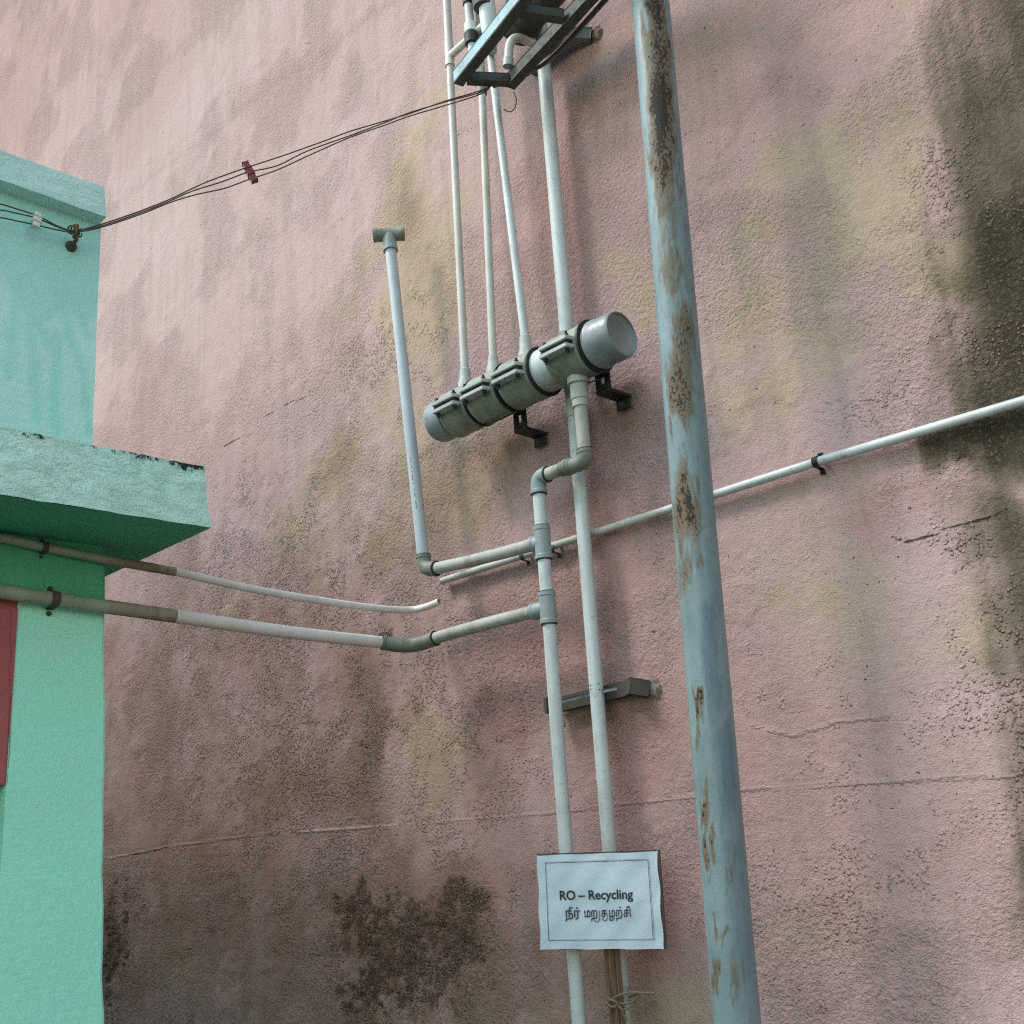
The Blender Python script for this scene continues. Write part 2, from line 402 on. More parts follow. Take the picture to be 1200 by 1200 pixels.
# ================================================================== SETTING
g = mesh_obj('ground', [(-400, -400, 0), (400, -400, 0), (400, 400, 0), (-400, 400, 0)], [[0, 1, 2, 3]], 'concrete_ground')
g['kind'] = 'structure'

# ------------------------------------------------------------------ pink plaster wall
def wall_xz(px, py): p = PY(px, py, 0); return p.x, p.z
def build_wall():
    # finer towards the camera
    def axis(a, b, n, c, k):
        t = np.linspace(np.arcsinh((a-c)/k), np.arcsinh((b-c)/k), n); return c + k*np.sinh(t)
    nx, nz = 900, 640
    X = axis(-9.5, 4.0, nx, -1.0, 1.6); Z = axis(0.0, 8.5, nz, 1.9, 1.6)
    Z[0] = 0
    gx, gz = np.meshgrid(X, Z); x = gx.ravel(); z = gz.ravel()
    wob = fbm(x*4, z*4, 5, 4)-.5; wob2 = fbm(x*4+40, z*4, 6, 4)-.5; fine = fbm(x*14, z*14, 8, 5)-.5
    def blob(px, py, rx, ry, p=1., warp=1., rot=0.):
        cx, cz = wall_xz(px, py)
        ax = abs(wall_xz(px+10, py)[0]-cx)/10; az = abs(wall_xz(px, py+10)[1]-cz)/10
        RX = rx*ax; RZ = ry*az
        k = min(RX, RZ)*warp; u = (x + wob*1.2*k + fine*.7*k - cx)/RX; v = (z + wob2*1.2*k + fine*.7*k - cz)/RZ
        return p*np.exp(-(u*u+v*v)**1.1)
    def edge(px0, px1):                      # 0..1 rising with wall x between two photo columns at mid height
        return wall_xz(px0, 500)[0], wall_xz(px1, 500)[0]
    dark = np.zeros_like(x)
    for a in (
              (1210, 760, 75, 170, .75), (1210, 1010, 55, 120, .5), (1215, 650, 75, 110, .8), (1215, 900, 60, 130, .65), (1150, 590, 50, 40, .45), (1060, 300, 40, 60, .2), (485, 1110, 105, 85, .30),
              (135, 1110, 22, 80, .3), (440, 840, 26, 100, .32)):
        dark = np.maximum(dark, blob(*a))
    # algae: one broad run down the right, then a black one that starts at an upright edge under the conduit
    (xa_, za_), (xb_, zb_) = wall_xz(1098, 60), wall_xz(1085, 450)
    xe_ = xa_ + (xb_-xa_)*(z-za_)/(zb_-za_) - .035
    zc_ = wall_xz(1130, 492)[1]; above = sst(zc_-.01, zc_+.01, z)
    run = fbm(x*16, z*1.6, 33, 4, .6)-.5
    big = sst(-.06, .17, x-xe_ + wob*.10 + run*.16)*(.64+.24*sst(za_, zb_, z)+.24*sst(0, .22, x-xe_-.05))*above
    ex, _ = wall_xz(1068, 530); zl = wall_xz(1110, 600)[1]
    drop = zc_ - z - .28*np.clip(x-ex, 0, .4)/.4
    black = sst(-.004, .03, x-ex + wob*.03 + run*.05)*(1-above)*(1-sst(-.06, .14, drop + wob*.12 + fine*.06))*1.15
    dark = np.maximum(np.maximum(dark, big), black)
    yellow = np.zeros_like(x)
    for a in ((950, 190, 80, 80, .6), (1010, 270, 90, 90, .8), (900, 330, 70, 70, .65), (950, 430, 90, 60, .75), (860, 480, 50, 60, .5), (1120, 745, 70, 60, .7), (1060, 350, 70, 90, .7),
              (960, 700, 60, 80, .6), (900, 1120, 60, 60, .5), (205, 1130, 40, 60, .7), (720, 310, 60, 70, .55), (740, 350, 50, 70, .5), (480, 420, 100, 150, .75), (1050, 160, 60, 80, .5),
              (380, 600, 110, 110, .7), (530, 560, 80, 80, .75), (560, 1190, 200, 25, .5), (800, 1190, 60, 30, .8), (1060, 60, 60, 60, .4), (490, 230, 45, 110, .75), (440, 520, 80, 200, .6), (540, 340, 60, 120, .45), (510, 880, 40, 70, .6), (990, 560, 60, 40, .4)):
        yellow = np.maximum(yellow, blob(*a))
    rose = np.zeros_like(x)
    for a in ((720, 640, 70, 140, .8), (575, 860, 50, 100, .95), (740, 880, 70, 130, .75), (640, 760, 80, 90, .75), (650, 230, 35, 150, .55), (1030, 590, 70, 50, .65), (1090, 580, 40, 40, .6),
              (700, 520, 60, 60, .7), (300, 765, 30, 40, .6), (290, 560, 50, 50, .3), (770, 1080, 50, 90, .85), (600, 1050, 90, 90, .5), (930, 860, 120, 120, .4), (1000, 1000, 180, 180, .35), (60, 60, 120, 120, .35), (330, 120, 90, 80, .25), (850, 900, 60, 200, .3)):
        rose = np.maximum(rose, blob(*a))
    brown = np.zeros_like(x)
    for a in ((320, 760, 190, 160, .40), (430, 850, 60, 140, .75), (250, 1040, 230, 200, .6), (480, 1080, 150, 130, .7), (160, 900, 80, 260, .5), (340, 900, 140, 140, .55),
              (600, 560, 50, 60, .45), (500, 640, 60, 80, .3), (735, 480, 40, 40, .4), (600, 1150, 160, 90, .5), (1140, 450, 60, 200, .35),
              (490, 230, 25, 60, .35), (690, 100, 20, 80, .35), (700, 840, 60, 40, .35), (230, 660, 90, 50, .3), (380, 560, 60, 120, .2), (700, 1180, 80, 50, .4)):
        brown = np.maximum(brown, blob(*a))
    crust = np.zeros_like(x)
    for a in ((300, 700, 200, 160, .9), (350, 900, 230, 200, .85), (480, 1110, 130, 110, 1.), (135, 1100, 40, 120, 1.), (430, 480, 90, 130, .7), (1150, 330, 110, 260, .75), (1090, 450, 100, 50, .7), (1180, 640, 90, 60, .8),
              (1170, 800, 110, 200, .55), (960, 880, 120, 130, .4), (960, 1080, 200, 140, .42), (540, 600, 80, 80, .3)):
        crust = np.maximum(crust, blob(*a))
    low = sst(2.4, .8, z)
    def dist_poly(pp):
        q = [wall_xz(*p) for p in pp]; d = np.full_like(x, 9.)
        for (x0, z0), (x1, z1) in zip(q[:-1], q[1:]):
            ux, uz = x1-x0, z1-z0; t = np.clip(((x-x0)*ux+(z-z0)*uz)/(ux*ux+uz*uz), 0, 1)
            d = np.minimum(d, np.hypot(x-x0-t*ux, z-z0-t*uz))
        return d
    jit = (fbm(x*30, z*30, 21, 3)-.5)*.012
    cracks = [[(262, 524), (275, 517), (285, 513), (296, 508)], [(302, 495), (318, 485), (328, 481), (343, 470), (352, 470), (366, 458)],
              [(1046, 630), (1062, 635), (1088, 629), (1110, 620), (1130, 615), (1160, 606), (1180, 598)], [(150, 1003), (180, 998), (200, 992)]]
    crack = np.full_like(x, .05)
    for pp in cracks: crack = np.minimum(crack, dist_poly(pp))
    seamd = dist_poly([(128, 1006), (200, 992), (310, 977), (470, 968), (640, 953), (870, 926), (1000, 918), (1199, 908)])
    seam = sst(.28, .46, fbm(x*4, z*4, 31, 4))
    ridge = dist_poly([(880, 850), (930, 862), (985, 845), (1040, 840)])
    seamd = np.minimum(np.minimum(seamd, ridge), .05)
    d = (fbm(x*1.3, z*1.3, 50, 3)-.5)*.005 + (fbm(x*9, z*9, 51, 4)-.5)*.0022 + (fbm(x*55, z*55, 52, 2)-.5)*.0022
    lump = np.clip(fbm(x*75, z*75, 53, 2)-.60, 0, 1)*.022*np.clip(fbm(x*7, z*7, 54, 3)-.45, 0, 1)*3
    d = d + lump*(.25+crust)*.6
    crumb = sst(.46, .56, fbm(x*11, z*11, 61, 5, .7) + (crust-.7)*.20)*np.clip(.16+crust*1.15, 0, 1)
    tooth = fbm(x*2.6, z*2.6, 67, 4, .6) + .10*(crust-.3)
    sc_ = np.zeros_like(x)
    for a in ((485, 1110, 95, 80, 1.), (425, 1065, 45, 40, .9), (545, 1055, 40, 30, .9), (440, 1160, 60, 40, .9), (133, 1100, 20, 90, .8), (455, 745, 12, 14, .9), (1130, 540, 60, 25, .5)): sc_ = np.maximum(sc_, blob(*a, .6))
    scar = sst(.40, .62, sc_*.75 + (fbm(x*24, z*24, 68, 5, .75)-.5)*1.3)*sst(.10, .5, sc_)
    d = d + .0020*sst(.50, .506, fbm(x*2.1, z*2.1, 69, 5, .6)) + scar*((fbm(x*70, z*70, 70, 2)-.5)*.012 - .004)
    pits = sst(.52, .64, fbm(x*5, z*5, 62, 4))
    n_big = fbm(x*1.2, z*1.2, 63, 4); n_mid = fbm(x*6, z*6, 64, 6, .6); run_a = fbm(x*9, z*.9, 65, 4, .6); run_b = fbm(x*26, z*2.4, 66, 4, .6)
    # a thick render coat ends in a low step running up to the left
    p0 = wall_xz(0, 340); p1 = wall_xz(420, 30); nrmx, nrmz = -(p1[1]-p0[1]), p1[0]-p0[0]; L = math.hypot(nrmx, nrmz)
    sd_ = ((x-p0[0])*nrmx+(z-p0[1])*nrmz)/L + wob*.06
    d = d + .004*sst(-.02, .02, sd_)
    N = nx*nz
    co = np.empty((N+4, 3), np.float32); co[:N, 0] = x; co[:N, 1] = -d; co[:N, 2] = z
    co[N:] = [(X[0], .25, 0), (X[-1], .25, 0), (X[-1], .25, Z[-1]), (X[0], .25, Z[-1])]
    i = np.arange(nx-1)[None, :] + nx*np.arange(nz-1)[:, None]; i = i.ravel()
    quads = np.stack([i, i+1, i+nx+1, i+nx], 1)
    tl = (nz-1)*nx
    extra = [[N+1, N, N+3, N+2]]
    polys_extra = [list(range(tl, tl+nx))+[N+2, N+3], [nx*k for k in range(nz)][::-1]+[N, N+3][:0], ]
    me = bpy.data.meshes.new('pink_wall'); nq = len(quads)
    top = list(range(tl, tl+nx)) + [N+2, N+3]
    left = [nx*k for k in range(nz-1, -1, -1)] + [N, N+3]
    right = [nx*k+nx-1 for k in range(nz)] + [N+2, N+1]
    back = [N+1, N, N+3, N+2]
    ex_ = [top, left, right, back]
    loops = np.concatenate([quads.ravel()] + [np.array(e) for e in ex_]).astype(np.int32)
    sizes = np.concatenate([np.full(nq, 4), [len(e) for e in ex_]]).astype(np.int32)
    starts = np.concatenate([[0], np.cumsum(sizes)[:-1]]).astype(np.int32)
    me.vertices.add(N+4); me.vertices.foreach_set('co', co.ravel())
    me.loops.add(len(loops)); me.loops.foreach_set('vertex_index', loops)
    me.polygons.add(len(sizes)); me.polygons.foreach_set('loop_start', starts); me.polygons.foreach_set('loop_total', sizes)
    sm = np.zeros(len(sizes), bool); sm[:nq] = True; me.polygons.foreach_set('use_smooth', sm)
    for nme, arr in (('dark', dark), ('yellow', yellow), ('rose', rose), ('brown', brown), ('crust', crust), ('crack', crack), ('crumb', crumb), ('pits', pits), ('tooth', tooth), ('scar', scar), ('seam', seam), ('seamd', seamd), ('n_big', n_big), ('n_mid', n_mid), ('run_a', run_a), ('run_b', run_b)):
        a = me.attributes.new(nme, 'FLOAT', 'POINT'); v = np.zeros(N+4, np.float32); v[:N] = arr; a.data.foreach_set('value', v)
    me.update(calc_edges=True); me.validate()
    me.materials.append(MATS['pink_plaster'])
    o = bpy.data.objects.new('pink_wall', me); COL.objects.link(o)
    return tag(o, 'tall weathered pink plaster wall with algae stains behind all the pipes', 'wall')
build_wall()

# ------------------------------------------------------------------ green building
XG = -2.308                                   # its long face, square to the pink wall
gb = thing('green_building', 'mint green painted building corner with concrete sunshade left of pink wall', 'building', (XG-1.5, -3.5, 0))
def grid_panel(name, c00, c10, c11, c01, nu, nv, mat, parent, disp=.003, sc=12, thick=None, attrs=None, seed=0):
    """bumpy rectangular slab face; c00..c01 corners counter-clockwise seen from outside, thick closes it backwards"""
    c00, c10, c11, c01 = map(Vector, (c00, c10, c11, c01)); n = (c10-c00).cross(c01-c00).normalized()
    u, v = np.meshgrid(np.linspace(0, 1, nu), np.linspace(0, 1, nv)); u = u.ravel(); v = v.ravel()
    A = np.array
    p = A(c00)[None]*((1-u)*(1-v))[:, None] + A(c10)[None]*(u*(1-v))[:, None] + A(c11)[None]*(u*v)[:, None] + A(c01)[None]*((1-u)*v)[:, None]
    s1 = (c10-c00).length; s2 = (c01-c00).length
    d = (fbm(u*s1*sc, v*s2*sc, seed, 4)-.5)*2*disp
    p = p + A(n)[None]*d[:, None]
    V = [tuple(q) for q in p]; F = []
    for j in range(nv-1):
        for i in range(nu-1):
            a = j*nu+i; F.append([a, a+1, a+nu+1, a+nu])
    if thick:
        b = len(V); V += [tuple(q - n*thick) for q in (c00, c10, c11, c01)]
        bot = list(range(nu)); rgt = [j*nu+nu-1 for j in range(nv)]; tp = [(nv-1)*nu+i for i in range(nu)]; lft = [j*nu for j in range(nv)]
        F.append(bot[::-1]+[b, b+1]); F.append(rgt[::-1]+[b+1, b+2]); F.append(tp+[b+2, b+3]); F.append(lft+[b+3, b]); F.append([b+3, b+2, b+1, b])
    o = mesh_obj(name, V, F, mat, parent, True, 30)
    if attrs:
        for k, fn in attrs.items():
            a = o.data.attributes.new(k, 'FLOAT', 'POINT'); arr = np.zeros(len(V), np.float32)
            arr[:len(u)] = fn(u*s1, v*s2, s1, s2); a.data.foreach_set('value', arr)
    return o
YB = -6.0; XB = -6.5
# lower wall: corner leans very slightly; built as face + end wall
zS = 2.169
zP = 2.03
def prism(name, foot, z0, z1, mat, lean=0.):
    V = [(x, y, z0) for x, y in foot] + [(x, y-lean*(1 if y > -2 else 0), z1) for x, y in foot]; n = len(foot)
    F = [[k, (k+1) % n, n+(k+1) % n, n+k] for k in range(n)] + [list(range(n))[::-1], list(range(n, 2*n))]
    return mesh_obj(name, V, F, mat, gb)
yC0, yC1 = -.842, -.923
def yc(z): return yC0 + (yC1-yC0)*z/zS
# window/door recess at far left of the face
# maroon panel and recess lie on the face between y=-1.9 and y=-1.14
yR = PX(10, 820, XG).y; zR0 = PX(6, 920, XG).z
def face_quad(y0, z0, y1, z1): return [(XG, y0, z0), (XG, y1, z0), (XG, y1, z1), (XG, y0, z1)]
# right strip of the lower wall (between opening and corner), full depth
V = []
def wall_block(name, ya, yb_bot, yb_top, z0, z1, mat, x1=XG):
    V = [(x1, ya, z0), (x1, yb_bot, z0), (x1, yb_top, z1), (x1, ya, z1), (XB, ya, z0), (XB, yb_bot, z0), (XB, yb_top, z1), (XB, ya, z1)]
    F = [[0, 1, 2, 3], [1, 5, 6, 2], [5, 4, 7, 6], [4, 0, 3, 7], [3, 2, 6, 7], [0, 4, 5, 1]]
    bm = bmesh.new(); vs = [bm.verts.new(v) for v in V]
    for f in F: bm.faces.new([vs[i] for i in f])
    long_e = [e for e in bm.edges if {tuple(round(c, 4) for c in v.co) for v in e.verts} == {tuple(round(c, 4) for c in V[1]), tuple(round(c, 4) for c in V[2])}]
    bmesh.ops.bevel(bm, geom=long_e, offset=.006, segments=3, affect='EDGES')
    bmesh.ops.subdivide_edges(bm, edges=[e for e in bm.edges if e.calc_length() > .2], cuts=28, use_grid_fill=True)
    bmesh.ops.recalc_face_normals(bm, faces=bm.faces)
    cs = np.array([v.co[:] for v in bm.verts]); dx = (fbm(cs[:, 1]*9, cs[:, 2]*9, 15, 4)-.5)*.010; dy = (fbm(cs[:, 0]*3+5, cs[:, 2]*11, 16, 4)-.5)*.012
    for v, a, b in zip(bm.verts, dx, dy):
        if z0 + .002 < v.co.z < z1 - .002:
            if v.co.x > XB+.1: v.co.x += a
            if v.co.y > ya+.05: v.co.y += b
    o = bm_obj(name, bm, mat, gb, True); return o
yOpen = PX(2, 1000, XG).y
wall_block('wall', yOpen, yc(0), yc(zP), 0.0, zP, 'mint_paint')
wall_block('wall_strip', YB, yc(zP), yc(zS), zP+.0005, zS-.0005, 'leaf_green')
wall_block('wall', YB, yOpen-1.1, yOpen-1.1, 0.0, zP, 'mint_paint')
# opening between: sill wall, recessed window, maroon head panel
wall_block('wall', yOpen-1.0995, yOpen-.0005, yOpen-.0005, 0.0, .85, 'mint_paint')
box('head_panel', (XG-.2, yOpen-1.0995, zR0), (XG-.0, yOpen-.0005, zP-.0005), 'maroon_paint', gb, .003)
# maroon paint returns onto the strip beside the opening with a hand-painted edge
pts = [(XG+.0025, yOpen-.0, zR0+.005)]
eg = [(8, 918), (9, 905), (11, 880), (10, 850), (12, 820), (11, 790), (13, 765), (12, 740), (14, 722), (13, 712)]
ed = [PX(a, b, XG) for a, b in eg]
V = []
for e in ed: V += [(XG+.0025, yOpen+.0005, e.z), (XG+.0025, e.y, e.z)]
F = [[2*k, 2*k+1, 2*k+3, 2*k+2] for k in range(len(ed)-1)]
mp_ = mesh_obj('painted_border', V, F, 'maroon_paint', gb); mp_['label'] = 'maroon painted border with an uneven hand-brushed edge'
wn = box('window', (XG-.16, yOpen-1.0995, .85), (XG-.12, yOpen-.0005, zR0), 'deep_green_paint', gb, .004)
wn['label'] = 'dark green shutter set back in the wall opening'
for k in range(2):
    box('shutter_batten', (XG-.12, yOpen-1.05+k*.52, .9), (XG-.105, yOpen-.55+k*.5, zR0-.05), 'deep_green_paint', wn, .003)
# upper wall with patchy old paint
yU = -.965
STROKES = [[PX(a, b, XG).yz[:] for a, b in q_] for q_ in (((8, 318), (38, 372), (62, 415)), ((76, 322), (82, 380), (96, 440), (104, 505)), ((24, 352), (14, 395), (8, 440)), ((52, 332), (34, 388), (38, 440), (44, 490)),
           ((96, 318), (74, 352), (46, 380)), ((70, 392), (60, 450), (66, 500)), ((-20, 330), (-30, 420), (-24, 500)), ((-70, 320), (-60, 400), (-80, 500)), ((90, 352), (108, 392)))]
def patch_fn(a, b, s1, s2):
    y = YB+a; z = zS+.137+b; wx = (fbm(a*14, b*8, 71, 4)-.5)*.035; wz = (fbm(a*11+7, b*11, 72, 4)-.5)*.03
    dd = np.full_like(a, 9.)
    for q_ in STROKES:
        for (y0, z0), (y1, z1) in zip(q_[:-1], q_[1:]):
            uy, uz = y1-y0, z1-z0; t = np.clip(((y+wx-y0)*uy+(z+wz-z0)*uz)/(uy*uy+uz*uz), 0, 1)
            dd = np.minimum(dd, np.hypot(y+wx-y0-t*uy, z+wz-z0-t*uz))
    zone = 1-sst(.60, .72, b/s2 + (fbm(a*9, b*9, 74, 4)-.5)*.35)
    far = sst(-1.5, -1.9, y)
    return zone*np.maximum(sst(.006, .016, dd), far)*.8
zU1 = 2.972
grid_panel('wall', (XG, YB, zS+.137), (XG, yU, zS+.137), (XG, yU-.004, zU1), (XG, YB, zU1), 420, 60, 'teal_paint', gb, .0025, 10, 4.0, {'patch': patch_fn}, 3)
# coping slab
cA = PX(124.6, 253, XG+.04); cB = PX(123.5, 217, XG+.04)
def cop_mold(a, b, s1, s2): return .35*sst(.6, 1, b/s2) + .1
cop = grid_panel('coping', (XG+.04, YB, zU1+.0005), (XG+.04, -.974, zU1+.0005), (XG+.034, -.980, zU1+.082), (XG+.034, YB, zU1+.082), 400, 14, 'coping_paint', gb, .004, 16, 4.0, {'mold': cop_mold}, 8)
# sunshade slab
XS = -2.054
def shade_mold(a, b, s1, s2):
    t = 1-(s1-a)/.55                                   # towards the end near the pink wall
    rim = sst(.72, 1.0, b/s2)
    return np.clip(.74*rim + .16*sst(.3, 1., b/s2)*sst(.2, .9, t) + .14*sst(.72, 1.0, t) + .16*sst(.15, 0, b/s2), 0, 1)
sh = grid_panel('sunshade', (XS, YB, zS), (XS, -.803, zS), (XS-.004, -.822, zS+.137), (XS-.004, YB, zS+.133), 560, 24, 'shade_paint', gb, .006, 18, None, {'mold': shade_mold}, 12)
# body of the slab behind that face: soffit, end face, top
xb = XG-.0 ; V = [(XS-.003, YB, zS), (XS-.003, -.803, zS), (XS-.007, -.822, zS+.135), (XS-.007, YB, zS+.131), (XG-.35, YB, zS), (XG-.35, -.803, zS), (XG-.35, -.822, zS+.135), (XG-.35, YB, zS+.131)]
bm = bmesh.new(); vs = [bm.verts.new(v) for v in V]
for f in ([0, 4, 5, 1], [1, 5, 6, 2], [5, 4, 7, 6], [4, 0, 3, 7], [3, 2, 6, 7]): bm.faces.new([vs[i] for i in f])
sf = bm_obj('soffit', bm, 'leaf_green', sh); sf['label'] = 'deep green underside of the sunshade'

# ================================================================== PIPES
RP = .0160
YR = -.11
def elbow(parent, a, c, b, r, mat, collar=True, ext=.0):
    """swept bend with a bead collar at both mouths"""
    a, c, b = Vector(a), Vector(c), Vector(b)
    path = [a] + arc(lerp(a, c, .25), c, lerp(b, c, .25), 10) + [b]
    e = sweep('elbow', path, r*1.2, mat, parent, 22)
    if collar:
        for p, d in ((a, (c-a).normalized()), (b, (c-b).normalized())):
            lathe('collar', p - d*.002, p + d*.02, [(0, r*1.21), (.001, r*1.30), (.008, r*1.30), (.010, r*1.21)], mat, e, 22)
            lathe('joint', p - d*.0045, p - d*.001, [(0, r*1.06), (.0005, r*1.24), (.003, r*1.24)], 'flat_black', e, 22)
    return e
def tee(parent, a, b, m, bm_, r, mat):
    """run a-b with a branch from m to bm_"""
    a, b, m, bm_ = map(Vector, (a, b, m, bm_)); d = (b-a); L = d.length; d.normalize()
    t = lathe('tee', a, b, [(0, r*1.12), (0, r*1.30), (.009, r*1.30), (.011, r*1.22), (L-.011, r*1.22), (L-.009, r*1.30), (L, r*1.30), (L, r*1.12)], mat, parent, 24)
    for p_, s_ in ((a, -1), (b, 1)): lathe('joint', p_+d*s_*.0028, p_-d*s_*.0005, [(0, r*1.04), (.0006, r*1.22), (.003, r*1.22)], 'flat_black', t, 24)
    L2 = (bm_-m).length
    lathe('branch_socket', m, bm_, [(0, r*1.2), (L2-.009, r*1.2), (L2-.008, r*1.28), (L2, r*1.28), (L2, r*1.1)], mat, t, 24)
    return t
def straight(parent, a, b, r, mat, name='pipe', bore=None, sag=0.):
    a, b = Vector(a), Vector(b); n = 14
    pts = [lerp(a, b, k/n) + Vector((0, 0, -sag*4*(k/n)*(1-k/n))) for k in range(n+1)]
    return sweep(name, pts, r, mat, parent, 22, bore)

# ---- wide white downpipe behind the vessel
YM = -.055
m0 = PY(634, 40, YM); m1 = PY(672, 480, YM); m2 = PY(710, 995, YM)
xm = (m0.x+m1.x)/2
mt = thing('downpipe', 'widest white plastic downpipe running full height behind the horizontal vessel', 'pipe', (xm-.01, YM, 0))
zj = 2.66
straight(mt, (xm-.012, YM, .0), (m1.x, YM, m1.z-.02), .0165, 'pvc_white')
straight(mt, (m1.x, YM, m1.z-.02), (m0.x+.003, YM, 5.2), .0185, 'pvc_white')
cpl = lathe('coupling', (m1.x, YM, zj-.005), (m1.x, YM, zj+.04), [(0, .0190), (0, .0215), (.018, .0215), (.02, .0235), (.03, .0235), (.032, .019)], 'fitting_grey', mt)

# ---- three feed pipes from the vessel up to the frame
VA = Vector((-2.063, -.13, 2.562)); VB = Vector((-1.408, -.13, 2.574)); VR = .055
def ax(px):                                            # vessel axis point seen at photo column px
    n = Vector((0, 1, 0)); t0 = (px-513)/(728-513); py = 497+(391-497)*t0
    p = PY(px, py, -.13); s = (p.x-VA.x)/(VB.x-VA.x); return lerp(VA, VB, s)
RF = .0108
def feed(px_base, py_base, px_top, py_top, ytop, label, mat, r=RF, topz=None):
    a = PY(px_base, py_base, -.13); b = PY(px_top, py_top, ytop)
    d = (b-a).normalized()
    t = thing('feed_pipe', label, 'pipe', (a.x, a.y, VA.z), 'feed pipes rising from the vessel')
    ta = Vector((a.x, -.13, VA.z+.045))
    lathe('socket', ta, a+d*.02, [(0, r*1.9), (.03, r*1.9), (.045, r*1.45), ((a+d*.02-ta).length-.02, r*1.4), ((a+d*.02-ta).length-.003, r*1.28), ((a+d*.02-ta).length, r)], 'fitting_pale', t, 20)
    end = a + d*((topz-a.z)/d.z)
    straight(t, a, end, r, mat)
    return t, a, d
t1, a1, d1 = feed(545, 440, 527, 70, -.10, 'leftmost of the three thin cream feed pipes rising from the vessel', 'pvc_cream', .0108, 3.66)
e1 = a1 + d1*((3.66-a1.z)/d1.z)
tj = lathe('coupling', e1, e1+d1*.09, [(0, .0112), (0, .0145), (.006, .0145), (.008, .0135), (.088, .0135), (.09, .011)], 'pvc_cream', t1, 20)
straight(t1, e1+d1*.085, e1+d1*1.4, .0122, 'pvc_cream')
br = e1 + d1*.035
straight(t1, br, br+Vector((.16, -.01, -.0)), .0115, 'pvc_cream', 'branch_pipe')
t2, a2, d2 = feed(578, 425, 565, 110, -.10, 'middle one of the three thin cream feed pipes rising from the vessel', 'pvc_cream', .0105, 3.52)
e2 = a2 + d2*((3.52-a2.z)/d2.z)
lathe('coupling', e2-d2*.03, e2+d2*.03, [(0, .011), (0, .0145), (.03, .0145), (.031, .0165), (.06, .0165), (.06, .010)], 'fitting_olive', t2, 20)
straight(t2, e2, e2+d2*.25, .0105, 'pvc_cream')
t3, a3, d3 = feed(616, 402, 580, 108, -.10, 'rightmost thin white feed pipe leaning left towards the steel frame', 'pvc_white', .0110, 3.75)

# ---- vent pipe with open tee on top
va = PY(457.5, 290, YR); vb = PY(496, 652, YR)
vt = thing('vent_pipe', 'pale blue-grey upright pipe topped by an open tee, left of the vessel', 'pipe', (vb.x, vb.y, vb.z-.05))
straight(vt, vb, va, .0165, 'pvc_vent')
ttop = va + (va-vb).normalized()*.035
_d = 0.
for _k in range(60):
    tl = PY(437.5, 276, YR-_d); tr = PY(474, 274, YR+_d)
    if tl.z <= tr.z or _d > .06: break
    _d += .001; tc = (tl+tr)/2
th = sweep('tee', [tl, lerp(tl, tr, .12), lerp(tl, tr, .13), lerp(tl, tr, .87), lerp(tl, tr, .88), tr], [.0210, .0210, .0205, .0205, .0210, .0210], 'fitting_olive', vt, 24, .004)
dn = (vb-va).normalized()
lathe('branch_socket', tc, va+dn*.015, [(0, .0205), ((va-tc).length, .0205), ((va-tc).length+.003, .0225), ((va-tc).length+.012, .0225), ((va-tc).length+.013, .017)], 'fitting_grey', th, 24)
va_elb = PY(498, 667, YR)
bz = PY(511, 666, YR); bt = PY(625, 638, YR)
elbow(vt, vb+Vector((0, 0, .0)), PY(497.5, 668, YR), bz, .0165, 'fitting_olive')
straight(vt, bz, bt, .0158, 'pvc_dusty', sag=.003)
# printed marks along the vent pipe: strip of small type and a dark square code blot left plain
pd = (va-vb).normalized()
def surf(px, py, axis_a, axis_b, r):
    """point on a pipe's visible side"""
    o = PY(px, py, YR); d = ray(px, py).normalized(); u = (axis_b-axis_a).normalized()
    w0 = CAM-axis_a; dd = d-u*d.dot(u); ww = w0-u*w0.dot(u)
    A = dd.dot(dd); B = 2*dd.dot(ww); Cc = ww.dot(ww)-r*r; D = max(B*B-4*A*Cc, 0); t = (-B-math.sqrt(D))/(2*A)
    return CAM+d*t, d
V, F = [], []
for k in range(26):
    yy = 536 + k*2.35
    if random.random() < .2: continue
    cx = 480.6 + (yy-536)*.128
    p, d = surf(cx, yy, vb, va, .0166)
    n = (p - (vb + pd*(p-vb).dot(pd))).normalized(); s = n.cross(pd).normalized(); hw = .0012*random.uniform(.5, 1); hl = .0019
    p = p+n*.0006; b = len(V); V += [p-s*hw-pd*hl, p+s*hw-pd*hl, p+s*hw+pd*hl, p-s*hw+pd*hl]; F.append([b, b+1, b+2, b+3])
pm_ = mesh_obj('printed_marking', V, F, 'ink', vt); pm_['label'] = 'line of tiny dark print along the pipe'

for px_, py_ in ((692, 803), (692.5, 807.5), (701.5, 801), (702.5, 808)):                 # four drilled specks on the downpipe
    A_, B_ = Vector((xm-.012, YM, 0)), Vector((m1.x, YM, m1.z-.02)); p, d = surf(px_, py_, A_, B_, .0166)
    n = (p - (A_ + (B_-A_).normalized()*(p-A_).dot((B_-A_).normalized()))).normalized()
    lathe('drill_hole', p-n*.002, p+n*.0006, [(0, .0016), (.0026, .0016)], 'flat_black', mt, 10)

